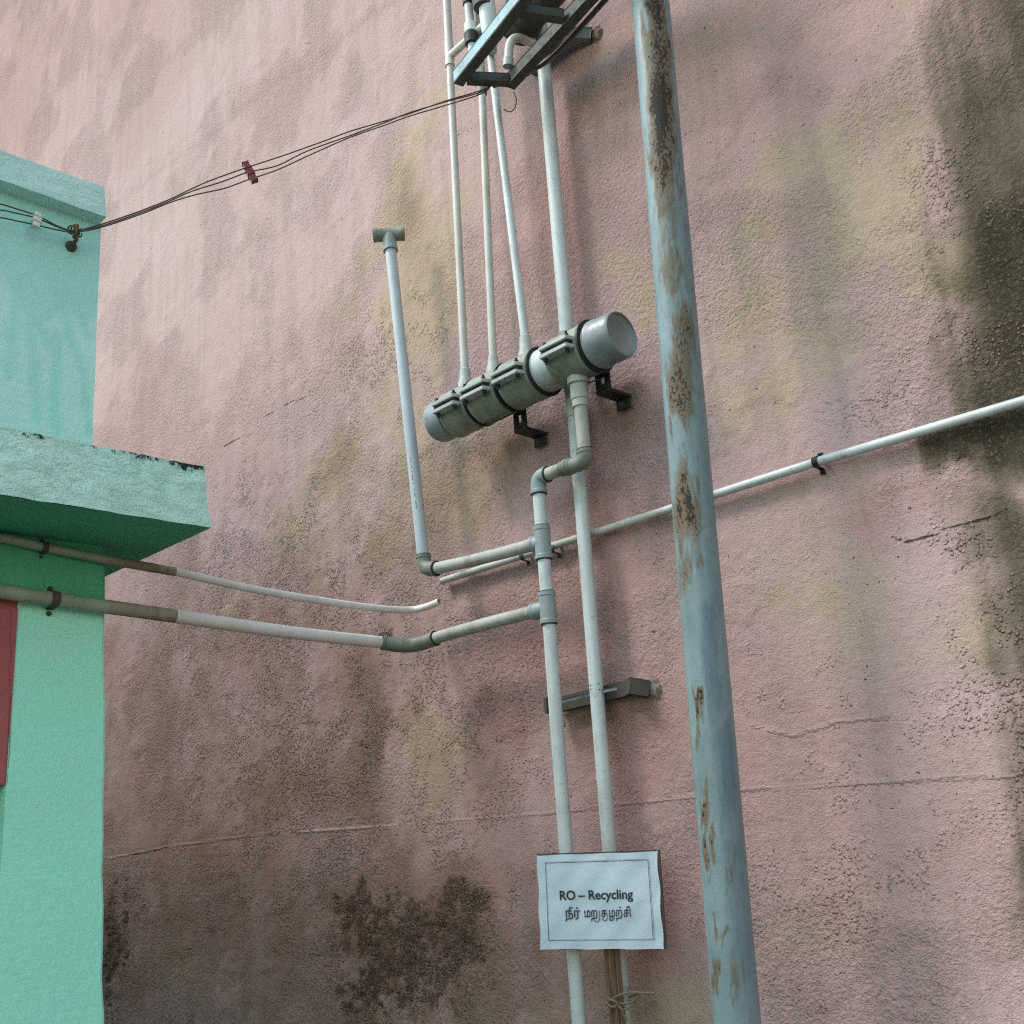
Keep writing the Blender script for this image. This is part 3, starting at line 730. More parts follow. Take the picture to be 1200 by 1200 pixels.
# ---- drain pipe from the vessel, stepping left, then down
dtop = PY(677, 447, -.13)
dt = thing('drain_pipe', 'white drain pipe stepping left under the vessel, with two grey tees', 'pipe', (PY(664, 990, YR).x, YR, 0))
d_a = PY(679, 462, -.13); d_b = PY(685, 528, -.125)
lathe('socket', Vector((d_a.x, -.13, VA.z-.045)), d_b, [(0, .027), (.018, .027), (.02, .0215), (.056, .0215), (.058, .0195), (.075, .0195), (.076, .0165)], 'fitting_pale', dt, 24)
straight(dt, (d_a.x, -.13, VA.z-.08), d_b, .0158, 'pvc_dusty')
h_r = PY(669, 546, YR-.01); h_l = PY(641, 556, YR)
cR = PY(689, 539, YR-.012)
elbow(dt, d_b, Vector((d_b.x+.001, YR-.013, cR.z-.005)), h_r, .0158, 'fitting_olive')
straight(dt, h_r, h_l, .0160, 'pvc_dusty')
un = lathe('union', lerp(h_r, h_l, .02), lerp(h_r, h_l, .62), [(0, .0165), (0, .021), (.012, .021), (.013, .0185), (.03, .0185), (.031, .0165)], 'fitting_olive', dt, 24)
ry0 = PY(631.5, 578, YR); rz_t1a = PY(635, 617, YR); rz_t1b = PY(638, 655, YR); r2a = PY(641, 694, YR); r2b = PY(643.5, 731, YR)
elbow(dt, h_l, PY(630, 559, YR), ry0, .0160, 'fitting_grey')
xr = lambda z: (ry0.x + (PY(664, 990, YR).x-ry0.x)*(ry0.z-z)/(ry0.z-PY(664, 990, YR).z))
V3 = lambda z: Vector((xr(z), YR, z))
straight(dt, V3(ry0.z), V3(rz_t1a.z), .0158, 'pvc_white')
tA = tee(dt, V3(rz_t1b.z), V3(rz_t1a.z), V3((rz_t1a.z+rz_t1b.z)/2), bt, .0162, 'fitting_grey')
straight(dt, V3(rz_t1b.z), V3(r2a.z), .0158, 'pvc_white')
lbt = PY(625, 717, YR)
tB = tee(dt, V3(r2b.z), V3(r2a.z), V3((r2a.z+r2b.z)/2), lbt, .0162, 'fitting_grey')
straight(dt, V3(r2b.z), Vector((xr(1.2)-.004, YR, .0)), .0158, 'pvc_white')

# ---- long waste pipe along the green building to the lower tee
XP = XG+.024
w0 = PX(-260, 655, XP); w1 = PX(0, 692, XP); w1b = PX(92, 706, XP); w2 = PX(125, 711, XP); w3 = PX(205, 722, XP); w4 = PX(449, 753, XP+.01)
wt = thing('waste_pipe', 'long waste pipe running along the green building then to the lower grey tee', 'pipe', tuple(w2))
w5 = PY(510, 748, YR)
straight(wt, w0, w2, .0155, 'pvc_green_bounce')
straight(wt, w2, w3, .0157, 'pvc_shaded', 'shaded_pipe')  # shadow by the building painted as a darker length, hard edge at its end
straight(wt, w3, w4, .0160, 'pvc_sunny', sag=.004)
corner = PY(482, 759.5, YR)
elbow(wt, w4, corner, w5, .0160, 'fitting_olive')
straight(wt, w5, lbt, .0158, 'pvc_dusty', sag=-.002)

# ---- thin bent conduit above it, open end at the pink wall
ct = thing('bent_conduit', 'thin conduit with an upturned open end crossing from under the sunshade', 'conduit', tuple(PX(125, 657, XG+.018)))
XT = XG+.016
q = [PX(-260, 582, XT), PX(-100, 611, XT), PX(0, 630, XT), PX(60, 643, XT), PX(125, 656, XT), PX(205, 670, XT)]
sweep('pipe', spline(q[:5], 6), .0100, 'pvc_green_bounce', ct, 18)
sweep('shaded_pipe', [q[4], q[5]], .0105, 'pvc_shaded', ct, 18)  # painted shadow length, matching the waste pipe below
q2 = [q[5], PX(300, 691, XT+.004), PX(400, 707.5, XT+.012), PX(455, 714, XT+.03), PY(483, 714.5, -.085), PY(500, 711, -.075), PY(515, 705, -.07)]
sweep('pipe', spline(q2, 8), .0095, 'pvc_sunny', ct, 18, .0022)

# ---- conduit along the pink wall
YC = -.020
c0 = PY(518, 681, YC); c1 = PY(780, 598, YC); c2 = PY(957, 541.5, YC); c3 = PY(1200, 470, YC)
kt = thing('wall_conduit', 'white conduit fixed across the pink wall, climbing to the right edge behind the pole', 'conduit', tuple(c0))
straight(kt, c0, c1, .0095, 'pvc_cream', bore=.002)
sweep('pipe', [c1, lerp(c1, c2, .5), c2, lerp(c2, c3, .5), c3, c3+(c3-c2)*3], .0097, 'pvc_white', kt, 18)
def clip(px, py, y, label, mat='flat_black', r=.0115, axis='x', x=None, grp='clips on the pink wall'):
    p = PY(px, py, y) if axis == 'x' else PX(px, py, x)
    t = thing('pipe_clip', label, 'clip', tuple(p), grp)
    V, F = [], []
    dirn = Vector((1, 0, 0)) if axis == 'x' else Vector((0, 1, 0)); outw = Vector((0, -1, 0)) if axis == 'x' else Vector((1, 0, 0)); up = Vector((0, 0, 1))
    prof = []
    for k in range(13):
        a = math.pi*k/12 - math.pi/2; prof.append((math.cos(a)*r, math.sin(a)*r))
    prof = [(-r*1.6, -r*2.0), (-r*1.6, -r*1.15)] + [(-r*.8, -r*1.02)] + prof + [(-r*.8, r*1.02), (-r*1.6, r*1.15), (-r*1.6, r*2.0)]
    hw = r*.5
    for i, (o_, u_) in enumerate(prof):
        for sgn in (-1, 1):
            for th in (0, .0022):
                n = Vector((0, 0, 0)) + outw*(o_+th) + up*u_
                V.append(p + n + dirn*hw*sgn)
    m = len(prof)
    for i in range(m-1):
        b = 4*i; c = b+4
        F += [[b, b+2, c+2, c], [b+1, c+1, c+3, b+3], [b, c, c+1, b+1], [b+2, b+3, c+3, c+2]]
    F += [[0, 1, 3, 2], [4*m-4, 4*m-2, 4*m-1, 4*m-3]]
    mesh_obj('strap', V, F, mat, t)
    for s in (-1, 1): hexbolt('screw', p + outw*(-r*1.5) + up*s*r*1.6, outw, r*.35, r*.35, mat, t)
    return t
clip(957.5, 541.5, YC, 'black clip holding the white conduit right of the blue pole')
clip(650, 643, YC, 'dark clip on the wall conduit just right of the upper grey tee', 'steel_dark', .0105)
clip(614, 652, YC, 'dark clip on the wall conduit just left of the upper grey tee', 'steel_dark', .0105)
clip(52, 641, 0, 'rusty clip on the thin conduit under the green sunshade', 'steel_dark', .0115, 'y', XT, 'clips on the green building')
clip(63, 702, 0, 'rusty clip on the waste pipe on the green building', 'steel_dark', .0168, 'y', XP, 'clips on the green building')

# ================================================================== PRESSURE VESSEL
vd = (VB-VA).normalized(); vl = (VB-VA).length
vs_ = thing('pressure_vessel', 'fat horizontal grey-white vessel with four bolted saddles mounted on the pink wall', 'vessel', tuple(VA))
def S(px): return (ax(px)-VA).dot(vd)
lathe('body', VA+vd*.03, VB-vd*.03, [(0, VR), (vl-.06, VR)], 'vessel_white', vs_, 48)
lathe('end_cap', VA, VB, [(-.004, .030), (.0, .047), (.006, .0535), (.014, .0565), (S(531), .0565), (S(531), .0552)], 'vessel_cap', vs_, 48)
ec = lathe('end_cap', VB, VA, [(.004, .046), (.002, .0495), (-.0015, .0505), (-.001, .0540), (.004, .0565), (.010, .0575), (vl-S(702)-.012, .0575), (vl-S(702)-.008, .0600), (vl-S(702), .0600), (vl-S(702), .0552)], 'vessel_cap', vs_, 48)
up_ = Vector((0, 0, 1)); fr_ = Vector((0, -1, 0))
def saddle(p0, p1, tilt, nm):
    s0, s1 = S(p0), S(p1); L = s1-s0; r = VR+.0075
    sd_ = lathe('saddle', VA+vd*s0, VA+vd*s1, [(0, VR), (0, r-.001), (.002, r+.0012), (.008, r+.0012), (.010, r), (L-.010, r), (L-.008, r+.0012), (L-.002, r+.0012), (L, r-.001), (L, VR)], 'vessel_saddle', vs_, 48)
    for side in (1, -1):                               # bolted flange pair on each side of the split
        a = math.radians(tilt) if side > 0 else math.radians(180-tilt)
        rad = fr_*math.cos(a) + up_*math.sin(a); tan = (-fr_*math.sin(a) + up_*math.cos(a))*(1 if side > 0 else -1)
        for k, off in enumerate((.0100, -.0100)):
            m0_ = s0+.002; m1_ = s1-.002; o1 = .025
            sec = [(m0_, r-.006), (m0_+.006, r+o1), (m1_-.006, r+o1), (m1_, r-.006)]
            V = []
            for zz in (-.0048, .0048):
                for (ss, rr) in sec: V.append(VA + vd*ss + rad*rr + tan*(off+zz))
            bm = bmesh.new(); bv = [bm.verts.new(v) for v in V]
            for f in ([0, 1, 2, 3], [7, 6, 5, 4], [0, 4, 5, 1], [1, 5, 6, 2], [2, 6, 7, 3], [3, 7, 4, 0]): bm.faces.new([bv[i] for i in f])
            bmesh.ops.recalc_face_normals(bm, faces=bm.faces); bmesh.ops.bevel(bm, geom=bm.edges[:], offset=.0012, segments=2, affect='EDGES')
            bm_obj('flange', bm, 'flange_pale', sd_)
            if k == 0:
                bm_obj('flat_black', box_data(VA + vd*(m0_+m1_)/2 + rad*(r+.004), vd*((m1_-m0_)/2-.006), rad*.014, tan*.005, 0), 'flat_black', sd_)  # black strip standing in for the shade in the gap between the flanges
            if side > 0:
                for bs in (m0_+.014, m1_-.014):
                    c = VA + vd*bs + rad*(r+.011) + tan*(off + (.0048 if off > 0 else -.0048))
                    hexbolt('bolt', c, tan if off > 0 else -tan, .0062, .0068, 'flat_black', sd_)
    return sd_
saddle(533, 562, -3, 0); saddle(565, 597, -3, 1); saddle(602, 636, -3, 2); saddle(658, 695, -1, 3)
def hoop(px, rr, th, mat='flat_black', w_=.004):
    s = S(px); lathe('strap', VA+vd*(s-w_/2), VA+vd*(s+w_/2), [(0, rr-th), (0, rr), (w_, rr), (w_, rr-th)], mat, vs_, 48)
hoop(599.5, .0660, .011); hoop(638, .0645, .010, w_=.003); hoop(697.5, .0670, .013, w_=.005); hoop(532, .0600, .006, w_=.002); hoop(563.5, .0650, .010, w_=.0025)

# wall brackets under the vessel
def vbracket(px, py, py2, label):
    yb_ = -.078; p = PY(px, py, yb_); q = PY(px, py2, yb_); zt = p.z+.03; zb = q.z
    t = thing('vessel_bracket', label, 'bracket', (p.x, 0, zb), 'black brackets carrying the vessel')
    for dx in (-.014, .014): box('upright', (p.x+dx-.007, yb_-.007, zb), (p.x+dx+.007, yb_, zt+.012), 'flat_black', t, .0008)
    for z_ in (zt-.034, zb+.008): box('slot_bridge', (p.x-.0205, yb_-.0075, z_-.006), (p.x+.0205, yb_+.0005, z_+.006), 'flat_black', t, .0008)
    box('arm', (p.x-.021, yb_-.0075, zb-.008), (p.x+.021, -.004, zb), 'flat_black', t, .001)
    box('wall_plate', (p.x-.019, -.016, zb-.034), (p.x+.019, -.009, zb-.0085), 'flat_black', t, .001)
    hexbolt('bolt', (p.x, -.016, zb-.022), (0, -1, 0), .007, .006, 'steel_dark', t)
    return t
vbracket(610, 482, 503, 'black slotted bracket under the middle of the vessel')
vbracket(707, 438, 458, 'black slotted bracket under the right end of the vessel')
sweep('tie_wire', [ax(560)+Vector((0, -.0, -.064)), ax(585)+Vector((0, .0, -.071)), ax(604)+Vector((0, 0, -.068))], .0018, 'flat_black', vs_, 8)
sweep('tie_wire', [ax(668)+Vector((0, .02, -.062)), ax(685)+Vector((0, .01, -.076)), ax(702)+Vector((0, 0, -.085))], .0018, 'flat_black', vs_, 8)

# ================================================================== STEEL STRUT BRACKETS
def strut(a, b, wallp, label, mat):
    a, b, wallp = Vector(a), Vector(b), Vector(wallp)
    t = thing('strut_bracket', label, 'bracket', tuple(wallp))
    s = channel('channel', a, b, .024, .034, .0035, mat, t, (0, 0, 1), -1)
    bar('lip', lerp(a, b, .02)+Vector((0, -.0252, .0)), lerp(a, b, .9)+Vector((0, -.0252, 0)), .002, .008, 'steel_grey', t)
    box('end_plate', (a.x-.010, a.y-.026, a.z-.020), (a.x-.001, a.y+.002, a.z+.018), mat, t, .001)
    bar('return_leg', b+Vector((-.006, -.010, 0)), wallp+Vector((0, -.004, 0)), .030, .036, mat, t)
    hexbolt('bolt', wallp+Vector((-.006, -.012, 0)), (-.3, -1, 0), .010, .008, 'rust', t)
    # ragged cement where it enters the wall
    bm = bmesh.new(); bmesh.ops.create_icosphere(bm, subdivisions=3, radius=1)
    for v in bm.verts:
        k = 1+.22*(math.sin(v.co.x*7+v.co.z*5)*math.cos(v.co.z*9+v.co.y*4)); v.co = Vector((v.co.x*.020*k, v.co.y*.012*k, v.co.z*.024*k)) + wallp + Vector((.016, .002, 0))
    bm_obj('cement_patch', bm, 'cement_blob', t, True)
    hexbolt('bolt', a+Vector((-.011, -.012, .0)), (-1, 0, 0), .005, .006, 'steel_dark', t)
    return t
sa = PY(641, 826, -.055); sb = PY(741, 803, -.052); sw = PY(760, 808, -.002)
sb.z = sa.z+.006
strut((sa.x, -.030, sa.z), (PY(742, 802, -.03).x, -.030, sa.z+.012), sw, 'dark steel bracket crossing behind the two white pipes above the sign', 'steel_dark')

# ================================================================== STEEL FRAME AT THE TOP
ZF = 3.40
o0 = PZ(537, 98, ZF); o1 = PZ(617, -2, ZF); i0 = PZ(598, 103, ZF); i1 = PZ(694, 0, ZF)
od = (o1-o0).normalized(); idr = (i1-i0).normalized()
ft = thing('steel_frame', 'blue and black steel ladder frame sticking out at the top of the wall', 'frame', (o0.x, -.2, ZF))
HB = .034
rl = bm_obj('rail', box_data(o0+od*.38+Vector((0, 0, HB/2)), od*.38, od.cross(Vector((0, 0, 1)))*.013, Vector((0, 0, HB/2)), .0015), 'frame_blue', ft)
rl['label'] = 'outer rail painted light blue, dark on its underside'
sd2 = od.cross(Vector((0, 0, 1)))
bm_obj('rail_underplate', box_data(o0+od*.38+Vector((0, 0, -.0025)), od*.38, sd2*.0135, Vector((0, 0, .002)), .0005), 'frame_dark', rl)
rl2 = bm_obj('rail', box_data(i0+idr*.38+Vector((0, 0, HB/2)), idr*.38, idr.cross(Vector((0, 0, 1)))*.013, Vector((0, 0, HB/2)), .0015), 'frame_dark', ft)
sweep('edge_weld', [i0+idr*.01+Vector((0, 0, 0))-idr.cross(Vector((0, 0, 1)))*.0-Vector((0, .014, 0)), i0+idr*.7-Vector((0, .014, 0))], .0016, 'steel_grey', rl2, 6)
def rung(pa, pb):
    a = PZ(*pa, ZF); b = PZ(*pb, ZF); bar('rung', a+Vector((0, 0, .014)), b+Vector((0, 0, .014)), .022, .026, 'frame_dark', ft)
rung((548, 97), (596, 99)); rung((606, 17), (660, 25))
# second strut, carrying the frame
ua = PY(636, 66, -.06); ub = PY(670, 41, -.06); uw = PY(694, 44, -.002)
strut((PY(640, 62, -.03).x-.06, -.035, uw.z+.010), (PY(672, 44, -.03).x, -.035, uw.z+.012), uw, 'grey steel bracket fixed to the wall right of the frame at the top', 'steel_grey')
# dark upper vessel lying on the frame
mid = (o0+i0)/2; dirm = (od+idr).normalized()
uv0 = PZ(604, 30, ZF+.20); uv1 = uv0 + dirm*.5
uvt = thing('upper_vessel', 'dark vessel lying on the steel frame at the top edge', 'vessel', tuple(uv0))
lathe('body', uv0, uv1, [(0, .03), (.002, .048), (.01, .056), (.49, .056), (.5, .03)], 'vessel_dark', uvt, 40)
hb = lathe('end_cap', uv0-dirm*.01, uv0+dirm*.05, [(0, .03), (.003, .055), (.006, .060), (.055, .060), (.06, .05)], 'vessel_dark', uvt, 40)
# white elbow pipe under it
el = thing('elbow_pipe', 'short cream elbow pipe between the rails of the steel frame', 'pipe', tuple(PY(595, 78, -.17)))
ea = PY(595.5, 78, -.17); eb = PY(596.5, 58, -.17); ec_ = PY(598, 41, -.17); ed_ = PY(612, 45, -.13); ee = PY(642, 60, -.06)
sweep('pipe', [ea, lerp(ea, eb, .5), eb] + arc(eb, ec_, ed_, 10)[1:] + [lerp(ed_, ee, .5), ee], .0118, 'pvc_cream', el, 20, .002)
lathe('collar', ea, eb, [(0, .0125), (0, .0145), (.022, .0145), (.023, .012)], 'fitting_pale', el, 20)
# fittings left of the rail: a union with black nuts on a white tube
ut = thing('union_fitting', 'clear and black union fitting on a white tube behind the blue rail', 'fitting', tuple(PY(550, 60, -.12)))
ya = -.12
pa, pb = PY(553.5, 56, ya), PY(545, -40, ya); dd_ = (pb-pa).normalized(); Lu = (pb-pa).length
straight(ut, pa-dd_*.06, pb+dd_*.4, .0125, 'pvc_white')
for f0, f1, r_, m_ in ((.01, .05, .0205, 'flat_black'), (.05, .085, .018, 'white_ceramic'), (.15, .21, .0165, 'flat_black'), (.215, .25, .0165, 'steel_grey')):
    lathe('nut', pa+dd_*f0, pa+dd_*f1, [(0, r_*.85), (.003, r_), (f1-f0-.003, r_), (f1-f0, r_*.85)], m_, ut, 16)
# white filter housing behind the rail
fh = thing('filter_housing', 'white filter housing hanging behind the blue rail at the top edge', 'filter', tuple(PY(573, 60, -.1)))
fa, fb = PY(576, 62, -.11), PY(567, -30, -.11)
df = (fb-fa).normalized()
lathe('body', fa, fb, [(0, .010), (.004, .016), (.05, .0195), (.10, .024), ((fb-fa).length, .025)], 'pvc_white', fh, 28)
lathe('lid', PY(566, 6, -.12)-df*.012, PY(566, 6, -.12)+df*.3, [(0, .022), (.003, .028), (.03, .030), (.034, .026), (.3, .024)], 'vessel_dark', fh, 28)
# cables strapped inside the frame
for k, (ca, cb, cm) in enumerate((((568, 100), (640, 64), 'cable_grey'), ((572, 101), (644, 68), 'cable_brown'), ((578, 102), (650, 66), 'cable_grey'))):
    A_ = PZ(*ca, ZF+.03); B_ = PZ(*cb, ZF+.035)
    tag(sweep('cable', spline([A_, lerp(A_, B_, .5)+Vector((0, 0, -.006)), B_, B_+dirm*.3], 6), .0042, cm, None, 10),
        ('upper grey cable lying between the frame rails', 'brown cable between two grey ones inside the frame', 'lower grey cable beside the dark frame rail')[k], 'cable', 'cables inside the steel frame')
lp = [PZ(602, 108, ZF), PZ(605, 117, ZF-.03), PZ(603, 127, ZF-.055), PZ(597, 131, ZF-.06), PZ(590, 128, ZF-.05)]
tag(sweep('loose_wire', spline(lp, 6), .0016, 'cable_brown', None, 8), 'short loose black wire curling below the frame corner', 'wire')

# ================================================================== OVERHEAD WIRES
hook = PX(88, 270, XG+.045); fend = PZ(566, 107, ZF-.012)
wn_ = (fend-hook).cross(Vector((0, 0, 1))).normalized()
paths = [[(0, 239), (20, 245), (44, 253), (70, 266), (88, 270), (118, 263), (165, 247), (200, 233), (225, 221), (248, 211), (290, 196), (330, 183), (375, 167), (410, 154), (440, 145), (480, 133), (520, 119), (566, 105)],
         [(0, 246), (20, 250), (44, 256), (70, 267), (88, 271), (118, 265), (165, 249), (200, 235), (225, 224), (260, 213), (290, 202), (325, 194), (360, 177), (410, 159), (450, 144), (480, 132), (520, 120), (566, 107)],
         [(0, 255), (20, 259), (44, 264), (70, 270), (88, 272), (118, 266.5), (165, 251), (200, 237), (230, 228), (262, 221), (290, 211), (325, 199), (360, 183), (410, 161), (450, 147), (480, 136), (520, 124), (566, 109)]]
labs = ['topmost of the three brown overhead wires leading to the frame', 'middle one of the three brown overhead wires leading to the frame', 'lowest of the three brown overhead wires leading to the frame']
for k, pth in enumerate(paths):
    P3 = [PX(-300, pth[0][1]-62+16*k, XG+.035+.003*k), PX(-150, pth[0][1]-32+9*k, XG+.035+.003*k), PX(-50, pth[0][1]-11+3*k, XG+.035+.003*k)]
    for (a, b) in pth:
        P3.append(PX(a, b, XG+.035+.003*k) if a < 80 else PPL(a, b, hook + wn_*(.004*(k-1)), wn_))
    P3.append(fend + Vector((.03, .01, .02)))
    o = sweep('overhead_wire', spline(P3, 5), .0017, 'cable_brown', None, 8); tag(o, labs[k], 'wire', 'overhead wires')
def connector(c, d, mat, name, label, h=.062):
    c = Vector(c); d = Vector(d).normalized(); up = Vector((0, 0, 1)); up = (up-d*up.dot(d)).normalized(); s = d.cross(up)
    t = thing(name, label, 'connector', tuple(c))
    for k in (-1, 0, 1):
        cc = c + up*k*h/3
        bm_obj('terminal', box_data(cc, d*.0085*(1-.15*abs(k)), s*.008, up*h*.158, .0015), mat, t)
        lathe('screw', cc - s*.0105, cc - s*.0078, [(0, .003), (.0025, .0032)], 'steel_dark', t, 10)
    return t
rc = PPL(293, 202, hook, wn_)
connector(rc, (fend-hook), 'red_plastic', 'wire_connector', 'small dark red connector block on the overhead wires', .055)
connector(PX(43, 258, XG+.042), (0, 1, -.1), 'white_ceramic', 'wire_connector', 'small white connector block on the wires at the green wall', .040)
hk = thing('wire_hook', 'rusty hook holding the overhead wires on the green wall under the coping', 'hook', tuple(PX(84, 280, XG)))
hb_ = PX(84, 288, XG+.006)
sweep('shank', [hb_+Vector((-.03, 0, 0)), hb_+Vector((.012, 0, 0)), hb_+Vector((.028, 0, .006)), hook+Vector((-.004, 0, -.016)), hook+Vector((.008, 0, -.010)), hook+Vector((.010, 0, .008)), hook+Vector((-.004, 0, .014))], .0045, 'rust', hk, 10)
lathe('wall_plug', hb_+Vector((-.012, 0, 0)), hb_+Vector((.012, 0, 0)), [(0, .014), (.012, .013), (.02, .007)], 'steel_dark', hk, 14)
for k in range(5):
    cc = hook + Vector((0, .006*(k-2), 0)); V = []
    sweep('binding', [cc+Vector((.009*math.cos(a), .002*math.sin(a*2+k), .010*math.sin(a)-.002)) for a in [i*math.pi/6 for i in range(12)]], .0018, 'steel_dark', hk, 6)

# ================================================================== BLUE POLE
def build_pole():
    YPo = -.24
    a = PY(864, 1200, YPo); b = PY(762, 0, YPo); d = (b-a).normalized()
    base = a + d*((0-a.z)/d.z); top = a + d*((5.2-a.z)/d.z); L = (top-base).length
    R_ = .0415; seg, n = 72, 900
    fr = frames([base, top])[0]
    toCam = (CAM - (a+b)/2); toCam = (toCam - d*toCam.dot(d)).normalized(); side = d.cross(toCam).normalized()   # side = picture right
    s = np.linspace(0, L, n); th = np.linspace(-math.pi, math.pi, seg, endpoint=False)
    T, Sg = np.meshgrid(th, s); T = T.ravel(); Sg = Sg.ravel()
    dent = (fbm(T*1.1+9, Sg*3, 81, 3)-.5)*.0016
    rr = R_+dent
    A = np.array
    bend = .004*np.sin(Sg*1.7)
    V = A(base)[None] + A(d)[None]*Sg[:, None] + (A(toCam)[None]*np.cos(T)[:, None] + A(side)[None]*np.sin(T)[:, None])*rr[:, None] + A(side)[None]*(bend*0)[:, None]
    F = []
    for i in range(n-1):
        for k in range(seg):
            k2 = (k+1) % seg; F.append((i*seg+k, i*seg+k2, (i+1)*seg+k2, (i+1)*seg+k))
    F.append(tuple(range(seg))[::-1]); F.append(tuple((n-1)*seg+k for k in range(seg)))
    t = thing('pole', 'tall round light blue steel pole with rust patches, in front of the wall', 'pole', tuple(base))
    o = mesh_obj('shaft', V, F, 'rusty_blue_paint', t, True, 60)
    def loc(px, py):                                   # photo mark -> (angle, height) on the shaft
        p, dr = surf_pole(px, py)
        q_ = p-base; s_ = q_.dot(d); q_ = q_-d*s_; return math.atan2(q_.dot(side), q_.dot(toCam)), s_
    def surf_pole(px, py):
        dr = ray(px, py).normalized(); w0 = CAM-base; dd = dr-d*dr.dot(d); ww = w0-d*w0.dot(d)
        A_ = dd.dot(dd); B_ = 2*dd.dot(ww); C_ = ww.dot(ww)-R_*R_; D_ = max(B_*B_-4*A_*C_, 0); tt = (-B_-math.sqrt(D_))/(2*A_)
        return CAM+dr*tt, dr
    wb = fbm(T*2.5+5, Sg*9, 91, 4)-.5; wb2 = fbm(T*6+5, Sg*25, 92, 4)-.5
    rust = np.zeros_like(T); over = np.zeros_like(T)
    def bl(px, py, rx, ry, p):
        t0, s0 = loc(px, py); g_ = 1.22 if py < 700 else .85; ra = rx*g_/26.0; rs = ry*g_*(R_/26.0)
        dt_ = np.angle(np.exp(1j*(T+wb*.9+wb2*.5-t0)))
        return p*np.exp(-((dt_/ra)**2+((Sg+wb*.10+wb2*.06-s0)/rs)**2)**1.3)
    for q_ in ((767, 15, 18, 45, .95), (772, 60, 17, 50, .9), (774, 125, 16, 65, 1.15), (774, 185, 18, 50, .95), (780, 225, 17, 45, .6), (786, 270, 16, 40, .4), (790, 315, 18, 30, .55), (796, 350, 14, 30, .35), (800, 395, 16, 45, .65), (797, 455, 17, 45, .8),
               (800, 470, 16, 30, .5), (806, 590, 13, 55, .9), (800, 610, 22, 45, .6), (815, 660, 8, 12, .5), (800, 685, 10, 25, .6), (818, 815, 8, 26, 1.0), (820, 845, 6, 20, .5), (826, 940, 8, 30, .75), (828, 995, 9, 22, .85), (833, 1020, 8, 18, .5),
               (858, 1020, 6, 25, .45), (838, 1090, 7, 16, .7), (850, 1085, 6, 14, .6), (838, 1140, 7, 20, .75), (858, 1160, 5, 40, .4), (752, 160, 4, 150, .35), (741, 40, 5, 60, .3), (766, 420, 5, 160, .2)):
        rust = np.maximum(rust, bl(*q_))
    def patch(px0, py0, px1, py1, p):
        t0, s0 = loc(px0, py0); t1_, s1 = loc(px1, py1)
        lo, hi = min(s0, s1), max(s0, s1)
        return p*sst(t0-.10, t0+.14, T+wb*.35+wb2*.3)*(1-sst(t1_-.1, t1_+.2, T))*sst(lo-.03, lo+.06, Sg+wb*.10)*(1-sst(hi-.012, hi+.012, Sg+wb2*.05))
    over = np.maximum(patch(820, 703, 848, 860, .85), patch(838, 850, 866, 965, .8)); over = np.maximum(over, patch(848, 985, 888, 1200, .4)); over = np.maximum(over, patch(800, 260, 818, 360, .3))
    over = np.maximum(over, bl(818, 668, 9, 14, .4)); over = np.maximum(over, bl(822, 857, 6, 8, .6)); over = np.maximum(over, bl(808, 415, 14, 26, .5)); over = np.maximum(over, bl(796, 180, 10, 60, .35))
    for nme, arr in (('rust', rust), ('overpaint', over)):
        at = o.data.attributes.new(nme, 'FLOAT', 'POINT'); at.data.foreach_set('value', arr.astype(np.float32))
build_pole()

# ================================================================== SIGN
SC = (1.95-.125)/(1.95+.059)
sc0 = CAM + (Vector((-1.790, .059, 1.327))-CAM)*SC
al, be, ga = math.radians(23.807), math.radians(-1.457), math.radians(-1.22)
Xv = Vector((math.cos(al), math.sin(al), 0)); Nv = Vector((math.sin(al), -math.cos(al), 0)); Zv = Vector((0, 0, 1))
Zt = math.cos(be)*Zv + math.sin(be)*Nv
Xs = math.cos(ga)*Xv + math.sin(ga)*Zt; Zs = -math.sin(ga)*Xv + math.cos(ga)*Zt; Ns = Xs.cross(Zs)
SW, SH = .297*SC, .210*SC
st_ = thing('paper_sign', 'white paper sign with printed black lettering on a brown board', 'sign', tuple(sc0 - Zs*SH/2))
def SP(u, v, n=0.): return sc0 + Xs*u + Zs*v + Ns*n       # n towards the viewer
bm_obj('board', box_data(SP(.0018, .0012, -.0055), Xs*(SW/2+.0022), Ns*.0035, Zs*(SH/2+.0018), .0010), 'board_brown', st_)
NU, NV = 36, 26; V, F = [], []
for j in range(NV+1):
    for i in range(NU+1):
        u = (i/NU-.5); v = (j/NV-.5)
        cr = .0011*math.sin(u*9+v*4)*math.cos(v*7-u*3) + .0007*math.sin(u*23-v*15+1)
        edge_ = .0012*math.sin(v*14)*(abs(u) > .49) + .0010*math.sin(u*17)*(abs(v) > .49)
        curl = .0025*max(0, (u-.35)*4)**2*max(0, .5-v)
        V.append(SP(u*SW+edge_, v*SH+edge_*.6, .0020+cr+curl))
for j in range(NV):
    for i in range(NU):
        a = j*(NU+1)+i; F.append([a, a+1, a+NU+2, a+NU+1])
mesh_obj('paper', V, F, 'paper_sheet', st_, True)
bl_ = []
bx0, bx1, bz0, bz1 = -SW*.425, SW*.425, -SH*.405, SH*.415
LW = .0011
